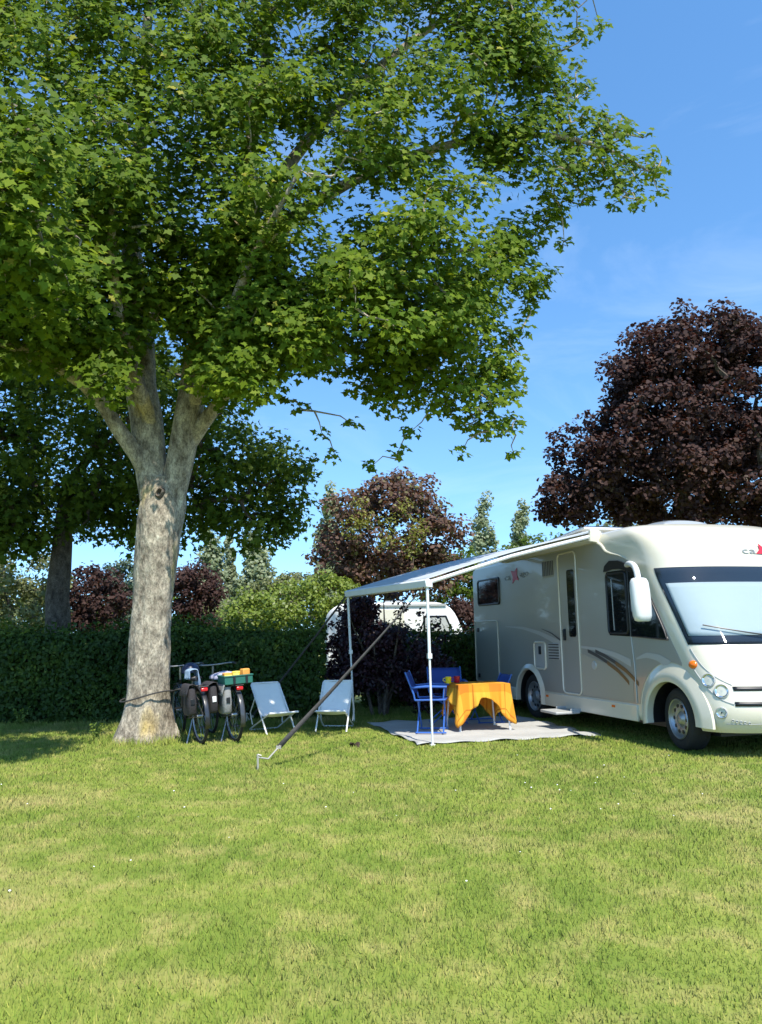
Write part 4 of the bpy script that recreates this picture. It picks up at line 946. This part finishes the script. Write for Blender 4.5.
# ------------------------------------------------------------------ table with cloth and mugs
def table():
    rz = rad(13); c = (1.28, 10.84, .028); root = thing('camping_table', c, 'small camping table with thin metal legs hidden under the orange cloth', 'table', rz)
    hx, hy, H_ = .36, .31, .60
    MB().box((0, 0, H_-.012), (2*hx, 2*hy, .024)).build('table_top', M['greyplastic'], root, bevel=.006)
    for sx in (-1, 1):
        for sy in (-1, 1): MB().tube([(sx*(hx-.05), sy*(hy-.05), H_-.03), (sx*(hx-.01), sy*(hy-.02), .02)], .013, 8).tube([(sx*(hx-.01), sy*(hy-.02), .0), (sx*(hx-.01), sy*(hy-.02), .04)], .017, 8).build('leg', M['alu'], root)
    # cloth: flat top, four pointed corners hanging low, hem rising between them
    per = []; nP = 128; L_ = 4*(hx+hy)
    for k in range(nP):
        s_ = L_*k/nP
        if s_ < 2*hx: p = (-hx+s_, -hy); f = s_/(2*hx); n_ = (0, -1)
        elif s_ < 2*hx+2*hy: f = (s_-2*hx)/(2*hy); p = (hx, -hy+f*2*hy); n_ = (1, 0)
        elif s_ < 4*hx+2*hy: f = (s_-2*hx-2*hy)/(2*hx); p = (hx-f*2*hx, hy); n_ = (0, 1)
        else: f = (s_-4*hx-2*hy)/(2*hy); p = (-hx, hy-f*2*hy); n_ = (-1, 0)
        q = abs(2*f-1)                                    # 1 at corners
        cdir = np.array([math.copysign(1, p[0]), math.copysign(1, p[1])])/math.sqrt(2)
        nn = np.array(n_)*(1-sm(q, .75, 1))+cdir*sm(q, .75, 1)
        drop = .17+.37*max(0, (q-.18)/.82)**1.05 + .012*math.sin(k*.7)
        fold = .030*math.sin(k*.55+1)*sm(q, .1, .6)+.02*math.sin(k*1.3)
        per.append((p, nn, drop, fold, q))
    V = []; UV = []; F = []; rows = 14
    for r in range(rows):
        f = r/(rows-1)
        for (p, nn, drop, fold, q) in per:
            x = p[0]+nn[0]*(.012+.05*f*(1-.5*q)+fold*f**1.2); y = p[1]+nn[1]*(.012+.05*f*(1-.5*q)+fold*f**1.2)
            z = H_+.006-drop*f**1.0 - .010*sm(f, 0, .1); V.append((x, y, z)); UV.append((p[0]+nn[0]*drop*f, p[1]+nn[1]*drop*f))
    for r in range(rows-1):
        for k in range(nP): F.append((r*nP+k, r*nP+(k+1) % nP, (r+1)*nP+(k+1) % nP, (r+1)*nP+k))
    prev = 0; 
    for s_ in (.8, .5, .2):
        st = len(V)
        for (p, nn, drop, fold, q) in per: V.append((p[0]*s_, p[1]*s_, H_+.007+.002*math.sin(p[0]*20))); UV.append((p[0]*s_, p[1]*s_))
        for k in range(nP): F.append((st+k, st+(k+1) % nP, prev+(k+1) % nP, prev+k))
        prev = st
    F.append(tuple(prev+k for k in range(nP)))
    mb = MB().add(V, F); me = bpy.data.meshes.new('tablecloth'); me.from_pydata(mb.v, [], mb.f); me.update()
    uvl = me.uv_layers.new(name='UVMap'); li = np.empty(len(me.loops), np.int32); me.loops.foreach_get('vertex_index', li); uvl.data.foreach_set('uv', np.array(UV)[li].astype(np.float32).ravel())
    bm = bmesh.new(); bm.from_mesh(me); bmesh.ops.recalc_face_normals(bm, faces=bm.faces); bm.to_mesh(me); bm.free()
    o = link('tablecloth', me, M['cloth'], None, 70); o.location = c; o.rotation_euler = (0, 0, rz)
    md = o.modifiers.new('solid', 'SOLIDIFY'); md.thickness = .003
    tag(o, 'orange and yellow checked tablecloth draped over the camping table', 'tablecloth')
    z = c[2]+H_+.012
    def mug(name, u, v, col, m, label):
        Y = 10.74 if name == 0 else 10.84; p = at(u, v, Y); r = thing('mug', (p[0], p[1], z), label, 'mug')
        MB().lathe([(.0001, 0), (.034, 0), (.038, .01), (.042, .085), (.0445, .088), (.041, .088), (.037, .02), (.0001, .014)], n=24).build('cup', m, r)
        MB().tube([(-.038*1, 0, .07), (-.068, 0, .066), (-.072, 0, .035), (-.037, 0, .022)], .006, 8).build('handle', m, r)
    mug(0, 448.5, 686, 0, mat('yellow glaze', (.80, .62, .02), .2, coat=.4, var=.05), 'bright yellow mug at the left end of the orange table')
    mug(1, 457, 684, 0, mat('red glaze', (.42, .008, .03), .2, coat=.4, var=.05), 'dark red mug next to the yellow mug on the orange table')
table()

# ------------------------------------------------------------------ blue folding armchairs
def blue_chair():
    r = thing('camping_chair', (0, 0, 0), 'blue', 'chair', group='blue folding chairs round the table'); hw = .235
    MB().grid(lambda a, b: (-hw+2*hw*a, -.20+.38*b, .415-.02*math.sin(math.pi*a)+.02*(1-b)), 8, 6).build('seat', M['bluecloth'], r, smooth=60, solid=.006)
    MB().grid(lambda a, b: (-hw+2*hw*a, .205+.115*b+.02*math.sin(math.pi*a), .50+.27*b), 8, 6).build('backrest', M['bluecloth'], r, smooth=60, solid=.006)
    for s_ in (-1, 1):
        x = s_*(hw+.012)
        MB().tube([(x, .325, .785), (x, .215, .50), (x, .20, .425)], .0115, 8).tube([(x, .20, .425), (x, -.20, .43)], .0115, 8).build('side_frame', M['bluetube'], r)
        MB().tube([(x, .20, .014), (x, -.20, .014)], .0115, 8).build('foot_bar', M['bluetube'], r)
        MB().tube([(x, -.17, .43), (x, -.185, .59)], .010, 8).build('arm_post', M['bluetube'], r)
        MB().tube([(x*1.03, .24, .585), (x*1.03, .05, .60), (x*1.03, -.22, .595)], [.013, .017, .015], 8).build('armrest', M['bluetube'], r)
        for y in (-.17, .17): MB().tube([(x, y+.008*s_, .425), (-x, y+.008*s_, .015)], .0105, 8).build('leg', M['bluetube'], r)
    return r
b1 = blue_chair(); b1.location = (.64, 10.55, .03); b1.rotation_euler = (0, 0, rad(82)); b1['label'] = 'blue folding armchair seen from the side, left of the orange table'
b2 = dup(b1); b2.location = (.93, 11.5, .03); b2.rotation_euler = (0, 0, rad(4)); b2['label'] = 'blue folding chair behind the orange table, only its backrest showing'
b3 = dup(b1); b3.location = (1.50, 11.62, .03); b3.scale = (1, 1, .87); b3.rotation_euler = (0, 0, rad(-80)); b3['label'] = 'blue folding chair half hidden between the orange table and the motorhome'

# ------------------------------------------------------------------ white deck chairs
def deck_chair():
    r = thing('deck_chair', (0, 0, 0), 'white', 'chair', group='white deck chairs by the hedge'); hw = .215
    A0, A1 = (.30, .655), (-.26, 0.0); B0, B1 = (-.33, .285), (.33, .012)
    MB().tube([(-hw, A1[0], A1[1]), (-hw, .02*0+.29, .635), (-hw+.02, A0[0], A0[1]), (hw-.02, A0[0], A0[1]), (hw, .29, .635), (hw, A1[0], A1[1])], .0115, 8).build('back_frame', M['whitetube'], r)
    x = hw-.025
    MB().tube([(-x, -.30, .29), (-x-.03, .30, .03), (-x-.02, B1[0], B1[1]), (x+.02, B1[0], B1[1]), (x+.03, .30, .03), (x, -.30, .29)], .0110, 8).build('leg_frame', M['whitetube'], r)
    MB().tube([(-x, -.30, .29), (-hw, B0[0], B0[1]), (hw, B0[0], B0[1]), (x, -.30, .29)], .0115, 8).build('seat_bar', M['whitetube'], r)
    MB().tube([(-hw-.012, .13, .455), (-hw-.03, .24, .26), (-hw-.012, .20, .10)], .009, 6).build('strut', M['whitetube'], r)
    MB().tube([(hw+.012, .13, .455), (hw+.03, .24, .26), (hw+.012, .20, .10)], .009, 6).build('strut', M['whitetube'], r)
    pr = resample([(.305, .665), (.20, .535), (.10, .41), (.02, .30), (-.04, .235), (-.12, .225), (-.22, .25), (-.335, .30)], 26)
    MB().grid(lambda a, b: (-(hw-.008)+2*(hw-.008)*a, pr[int(round(b*25))][0]+.012*math.sin(math.pi*a), pr[int(round(b*25))][1]-.016*math.sin(math.pi*a)), 9, 26).build('sling', M['sling'], r, smooth=70, solid=.005)
    return r
d1 = deck_chair(); d1.location = (-1.53, 10.98, 0); d1.rotation_euler = (0, 0, rad(33)); d1['label'] = 'white deck chair turned to the right, standing beside the bicycles'
d2 = dup(d1); d2.location = (-.70, 11.15, 0); d2.rotation_euler = (0, 0, rad(-7)); d2['label'] = 'white deck chair facing the camera, standing beside the far awning pole'

# ------------------------------------------------------------------ bicycles
M['bikeframe'] = mat('black bicycle paint', (.02, .021, .024), .3, coat=.4)
M['bikeframe_grey'] = mat('grey bicycle paint', (.045, .048, .052), .3, coat=.4)
M['bag'] = mat('dark pannier cloth', (.035, .03, .032), .75, var=.3, bump=.3, bscale=50)
M['bag_grey'] = mat('grey pannier cloth', (.26, .26, .25), .7, var=.15, bump=.3, bscale=40)
M['jacket'] = mat('pale blue jacket cloth', (.26, .36, .48), .85, var=.2, bump=.4, bscale=14)
M['lilac'] = mat('pale lilac cloth', (.46, .46, .58), .85, var=.2, bump=.4, bscale=14)
M['crate'] = mat('green crate plastic', (.022, .135, .10), .45, var=.15)
M['orange'] = mat('orange paper', (.75, .33, .06), .7, var=.2)
M['yellow'] = mat('yellow paper', (.80, .66, .10), .7, var=.15)
M['white'] = mat('white plastic', (.75, .75, .73), .5, var=.05)
def bicycle(label, framemat):
    r = thing('bicycle', (0, 0, 0), label, 'bicycle', group='bicycles parked beside the maple')
    R_ = .325; wb = 1.02; fm = M[framemat]
    def wheel(x):
        ty = MB().tube([(x+R_*math.cos(a), 0, R_+.0+R_*math.sin(a)) for a in np.linspace(0, 2*math.pi, 40, endpoint=False)], .020, 8, closed=True).build('wheel', M['rubber'], r, smooth=60)
        MB().tube([(x+(R_-.028)*math.cos(a), 0, R_+(R_-.028)*math.sin(a)) for a in np.linspace(0, 2*math.pi, 40, endpoint=False)], .011, 6, closed=True).build('rim', M['steel'], ty, smooth=60)
        sp = MB().tube([(x, -.035, R_), (x, .035, R_)], .022, 10)
        for k in range(20): a = 2*math.pi*k/20; sp.tube([(x, .025*(-1)**k, R_), (x+(R_-.03)*math.cos(a), 0, R_+(R_-.03)*math.sin(a))], .0016, 4, cap=False)
        sp.build('spokes', M['steel'], ty)
        MB().grid(lambda i, j: (x+(R_+.035)*math.cos(rad((200-175*i) if x < .5 else (175-120*i))), -.03+.06*j, R_+(R_+.035)*math.sin(rad((200-175*i) if x < .5 else (175-120*i)))), 18, 4).build('mudguard', fm, r, smooth=60, solid=.003)
    wheel(0); wheel(wb)
    bb = (.43, 0, .27); st = (.27, 0, .66); hd0 = (.87, 0, .74); hd1 = (.905, 0, .60)
    MB().tube([bb, st], .016, 10).tube([hd0, hd1], .018, 10).tube([hd1, (.66, 0, .40), bb], .018, 10).tube([(.885, 0, .68), (.6, 0, .52), (.37, 0, .45)], .014, 10).tube([(0, .05, R_), (.40, .04, .27)], .009, 8).tube([(0, -.05, R_), (.40, -.04, .27)], .009, 8).tube([(0, .05, R_), (.29, .015, .62)], .008, 8).tube([(0, -.05, R_), (.29, -.015, .62)], .008, 8).build('frame', fm, r)
    MB().tube([(.905, 0, .60), (.92, .05, .55), (wb, .05, R_)], .010, 8).tube([(.905, 0, .60), (.92, -.05, .55), (wb, -.05, R_)], .010, 8).build('fork', fm, r)
    hb = MB().tube([hd0, (.85, 0, .90)], .013, 8).tube(resample([(.66, .26, .93), (.80, .24, .94), (.88, .10, .92), (.88, -.10, .92), (.80, -.24, .94), (.66, -.26, .93)], 20), .010, 8).build('handlebar', M['steel'], r)
    for s_ in (-1, 1): MB().tube([(.65, .26*s_, .93), (.76, .25*s_, .937)], .016, 8).build('grip', M['black'], hb)
    MB().tube([st, (.235, 0, .76)], .012, 8).build('seat_post', M['steel'], r)
    sd = MB(); V = []; F = []
    for i, (x, w) in enumerate(((.08, .02), (.10, .085), (.16, .10), (.23, .075), (.30, .035), (.355, .025), (.37, .01))):
        for k in range(12): a = 2*math.pi*k/12; V.append((x, w*math.cos(a), .775+.028*math.sin(a)+(.01 if i < 3 else 0)))
    F = [(i*12+k, i*12+(k+1) % 12, (i+1)*12+(k+1) % 12, (i+1)*12+k) for i in range(6) for k in range(12)]+[tuple(range(12)), tuple(72+k for k in range(12))]
    sd.add(V, F).build('saddle', M['black'], r, smooth=70)
    rk = MB()
    for y in (-.06, 0, .06): rk.tube([(.22, y, .70), (-.24, y, .70)], .006, 6)
    rk.tube([(-.24, -.06, .70), (-.24, .06, .70)], .006, 6).tube([(.0, -.06, .70), (0, .06, .70)], .006, 6)
    for y in (-.065, .065): rk.tube([(-.12, y, .70), (0, y, R_)], .006, 6).tube([(.06, y, .70), (0, y, R_)], .006, 6)
    rk.build('rack', M['black'], r)
    MB().box((-.265, 0, .665), (.03, .085, .045)).build('rear_light', M['redlens'], r, bevel=.01)
    MB().lathe([(.0001, -.012), (.085, -.012), (.09, 0), (.085, .012), (.0001, .012)], (bb[0], -.055, bb[2]), 'Y', 24).build('chain_guard', M['black'], r)
    for s_, a in ((1, .9), (-1, .9+math.pi)):
        e = (bb[0]+.165*math.cos(a), .07*s_, bb[2]+.165*math.sin(a)); MB().tube([(bb[0], .06*s_, bb[2]), e], .009, 6).box((e[0], e[1]+.05*s_, e[2]), (.09, .085, .02)).build('pedal', M['black'], r)
    MB().tube([(.12, .06, .28), (.02, .17, .01)], .008, 6).build('kickstand', M['steel'], r)
    return r
HB = rad(119)
def bike_place(o, x, y, lean): o.location = (x, y, 0.012); o.rotation_euler = (rad(lean), 0, HB)
k1 = bicycle('black bicycle with two dark panniers, standing nearest the large maple trunk', 'bikeframe'); bike_place(k1, -2.29, 9.93, -4)
k2 = bicycle('bicycle with a green crate on its rack, standing next to the white deck chair', 'bikeframe_grey'); bike_place(k2, -1.89, 10.06, -3)
bpy.context.view_layer.update()
def on_bike(k, name, label, cat, loc, group=None):
    r = thing(name, (0, 0, 0), label, cat, group=group); r.matrix_world = k.matrix_world @ Matrix.Translation(loc); return r
def pannier(k, s_, m, label, mark=False):
    r = on_bike(k, 'pannier_bag', label, 'bag', (-.06, s_*.135, .36), 'pannier bags on the bicycles'); mb = MB(); V = []; F = []
    rings = [(0, .80), (.03, .95), (.15, 1.02), (.28, .98), (.33, .92)]
    for z, q in rings:
        for kk in range(20):
            a = 2*math.pi*kk/20; e = .5; V.append((.15*q*math.copysign(abs(math.cos(a))**e, math.cos(a)), .060*q*math.copysign(abs(math.sin(a))**e, math.sin(a))*(1+.12*math.sin(z*20)), z))
    F = [(i*20+kk, i*20+(kk+1) % 20, (i+1)*20+(kk+1) % 20, (i+1)*20+kk) for i in range(4) for kk in range(20)]+[tuple(range(20)), tuple(80+kk for kk in range(20))]
    mb.add(V, F).build('pouch', m, r, smooth=55)
    MB().grid(lambda a, b: ((-.165+.33*a), (-.07+.15*b)*s_, .345+.03*math.sin(math.pi*b)-(.11*max(0, b-.75)*4)), 8, 12).build('flap', m, r, smooth=60, solid=.008)
    for x in (-.08, .08): MB().box((x, .075*s_, .2), (.022, .012, .2)).build('buckle_strap', M['black'], r, bevel=.003)
    MB().box((-.158, 0, .17), (.006, .05, .07)).build('reflector_patch', M['white'] if mark else M['black'], r, bevel=.006)
pannier(k1, 1, M['bag'], 'dark pannier bag on the side of the bicycle nearest the maple trunk')
pannier(k1, -1, M['bag'], 'dark brown pannier bag hanging between the two bicycles, with a pale patch', True)
pannier(k2, 1, M['bag_grey'], 'light grey pannier bag hanging under the green crate')
def crate():
    r = on_bike(k2, 'plastic_crate', 'dark green plastic crate of orange and yellow packets on the right bicycle rack', 'crate', (-.10, 0, .715))
    hx, hy, h = .14, .175, .105; mb = MB(); mb.box((0, 0, .006), (2*hx, 2*hy, .012))
    for s_ in (-1, 1): mb.box((s_*hx, 0, h/2+.006), (.012, 2*hy+.012, h)).box((0, s_*hy, h/2+.006), (2*hx-.012, .012, h))
    for s_ in (-1, 1): mb.box((s_*(hx+.005), 0, h), (.022, 2*hy+.03, .016)).box((0, s_*(hy+.005), h), (2*hx, .022, .016))
    mb.build('crate_body', M['crate'], r, bevel=.004)
    for y in (-.1, .06): MB().box((-hx-.013, y, h/2), (.008, .03, h*.95)).build('lashing_band', M['black'], r)
    for q, (x, y, m, sz, ro) in enumerate(((-.06, -.11, 'orange', (.09, .10, .14), .2), (.06, -.04, 'yellow', (.10, .09, .13), .5), (-.05, .0, 'yellow', (.09, .08, .11), -.3), (.05, .09, 'orange', (.09, .10, .12), .1), (-.07, .11, 'yellow', (.08, .08, .10), .4))):
        p = on_bike(k2, 'food_packet', ['orange packet standing highest at the right end of the green crate', 'yellow packet deep in the middle of the green crate', 'yellow packet in front of the middle of the green crate', 'orange packet in the left back of the green crate', 'small yellow packet at the left front of the green crate'][q], 'packet', (-.10+x, y, .735), 'packets in the green crate')
        p.rotation_mode = 'QUATERNION'; MB().box((0, 0, sz[2]/2+.02*(q == 0)), sz, Matrix.Rotation(ro, 3, 'Z')).build('carton', M[m], p, bevel=.012)
crate()
def drape(k, name, label, cat, loc, m, w, drop1, drop2, ln, wr=.02):
    """cloth thrown over a bar along the bike's length"""
    r = on_bike(k, name, label, cat, loc)
    def fn(i, j):
        x = (i-.5)*ln; s_ = -drop1+(drop1+drop2)*j
        if abs(s_) < w: y, z = s_, -.25*s_*s_/w
        else: y, z = math.copysign(w+.10*(abs(s_)-w), s_), -(abs(s_)-w)-.25*w
        f = min(1, abs(s_)/.2); return (x*(1-.18*f*math.sin(i*3+.5))+wr*math.sin(j*12+i*4)*.5, y+wr*math.sin(i*16+j*3)*f, z+wr*.5*math.sin(i*11)*(1-f))
    MB().grid(fn, 24, 26).build('cloth', m, r, smooth=75, solid=.006)
drape(k1, 'jacket', 'pale blue jacket hung over the saddle of the bicycle beside the maple', 'jacket', (.16, .03, .90), M['jacket'], .055, .36, .16, .24)
drape(k2, 'cloth', 'pale lilac cloth laid over the saddle of the bicycle carrying the crate', 'cloth', (.26, 0, .845), M['lilac'], .16, .22, .20, .40)
r_ = on_bike(k1, 'helmet', 'dark blue cycle helmet hung on the handlebar beside the pale blue jacket', 'helmet', (.52, -.05, .84))
MB().lathe([(.115, 0), (.118, .03), (.105, .075), (.07, .11), (.03, .125), (.0001, .128)], n=24).build('shell', mat('navy helmet', (.02, .03, .07), .35), r_)
MB().tube([(.1, .03, 0), (.02, .02, -.09), (-.08, .03, 0)], .006, 6).build('chin_strap', M['black'], r_)
# lock cable slung round the maple trunk
cb = MB(); pts = []
for k in range(36):
    a = 2*math.pi*k/36; pts.append((-3.085+.335*math.cos(a), 10.28+.31*math.sin(a), .57+.055*math.cos(a)-.02*math.sin(2*a)))
pts2 = resample([pts[1], (-2.66, 10.22, .66), (-2.50, 10.3, .62), (-2.42, 10.32, .50)], 10)
o = cb.tube(pts, .010, 8, closed=True).tube(pts2, .010, 8).build('lock_cable', M['strap'], None); tag(o, 'dark lock cable slung round the large maple trunk', 'cable')

# ------------------------------------------------------------------ caravan beyond the hedge
def caravan():
    c = at(398, 620, 19.0); root = thing('caravan', (c[0], 19.0, 0), 'white touring caravan with rounded roof beyond the hedge', 'caravan', rad(6))
    L_ = 3.5; W_ = 2.1
    pr = [(-L_/2+.05, .45), (-L_/2, .9), (-L_/2+.02, 1.75), (-L_/2+.10, 1.98), (-L_/2+.28, 2.06), (L_/2-.75, 2.08), (L_/2-.50, 2.03), (L_/2-.34, 1.88), (L_/2-.10, 1.25), (L_/2, .9), (L_/2-.05, .45)]
    q = resample(pr, 40); mb = MB(); mb.prism([(x, 0, z) for x, z in q], (0, W_, 0)); body = mb.build('body', M['white'], root, bevel=.05)
    for x0, x1, z0, z1 in ((.62, 1.32, 1.30, 1.74), (-1.2, -.5, 1.35, 1.75)):
        w = MB().prism([(x0, 0, z0), (x1+.06, 0, z0), (x1-.12 if x0 > 0 else x1, 0, z1), (x0, 0, z1)], (0, -.03, 0)).build('window', M['darkglass'], root, bevel=.02)
        MB().prism([(x0+.05, -.025, z0+.05), (x1-.01, -.025, z0+.05), (x1-.16 if x0 > 0 else x1-.05, -.025, z1-.05), (x0+.05, -.025, z1-.05)], (0, -.012, 0)).build('curtain', M['silver_light'], w)
    MB().prism([(-.45, 0, .5), (.15, 0, .5), (.15, 0, 1.9), (-.45, 0, 1.9)], (0, -.02, 0)).build('door', M['cream'], root, bevel=.02)
    MB().box((0, -.015, 2.0), (2.4, .05, .05)).build('awning_rail', M['greyplastic'], root)
    MB().box((0, W_/2, 2.11), (.5, .5, .07)).build('roof_vent', M['smoke'], root, bevel=.02)
    for s_ in (.12, W_-.12):
        wv = MB().lathe([(.16, -.08), (.28, -.09), (.30, 0), (.28, .09), (.16, .08)], (-.2, s_, .30), 'Y', 28).build('wheel', M['rubber'], root); MB().lathe([(.17, -.05), (.0001, -.07)], (-.2, s_, .30), 'Y', 20).build('rim', M['steel'], wv)
    MB().box((-L_/2-.5, W_/2, .42), (1.1, .08, .08)).build('drawbar', M['steel'], root)
caravan()

# ------------------------------------------------------------------ small things on the lawn
def dead_leaf(u, v, s, label):
    p = gnd(u, v); r = tag(MB().grid(lambda a, b: ((a-.5)*s, (b-.5)*s*.7*math.sin(math.pi*(.1+.8*a)), .025+.03*math.sin(a*5+b*4)), 8, 6).build('dead_leaf', mat('dead leaf', (.06, .035, .02), .8, var=.4), None, smooth=60, solid=.003), label, 'leaf'); r.location = tuple(p)
dead_leaf(355, 747, .12, 'dark curled dead leaf on the lawn in front of the deck chairs')
def daisies():
    n = 40; P_ = []
    for _ in range(n):
        Y = rng.uniform(4.2, 10); X = rng.uniform(-.5, .5)*Y*1.05; 
        if rng.random() < .5: X = rng.normal(0, .5)+1.6; Y = rng.normal(6.5, .8)
        P_.append((X, Y, .038+.01*rng.random()))
    P_ = np.array(P_); link_ = leaves_mesh('daisies', P_, np.tile([0, -.3, 1.0], (n, 1))+rng.normal(size=(n, 3))*.2, .011, np.array([(math.cos(a)*.5, math.sin(a)*.5, 0) for a in np.linspace(0, 2*math.pi, 8, endpoint=False)]), rng.random(n), .1)
    tag(link('daisies', link_, M['white']), 'tiny white daisies scattered in the lawn', 'daisies', kind='stuff')
daisies()
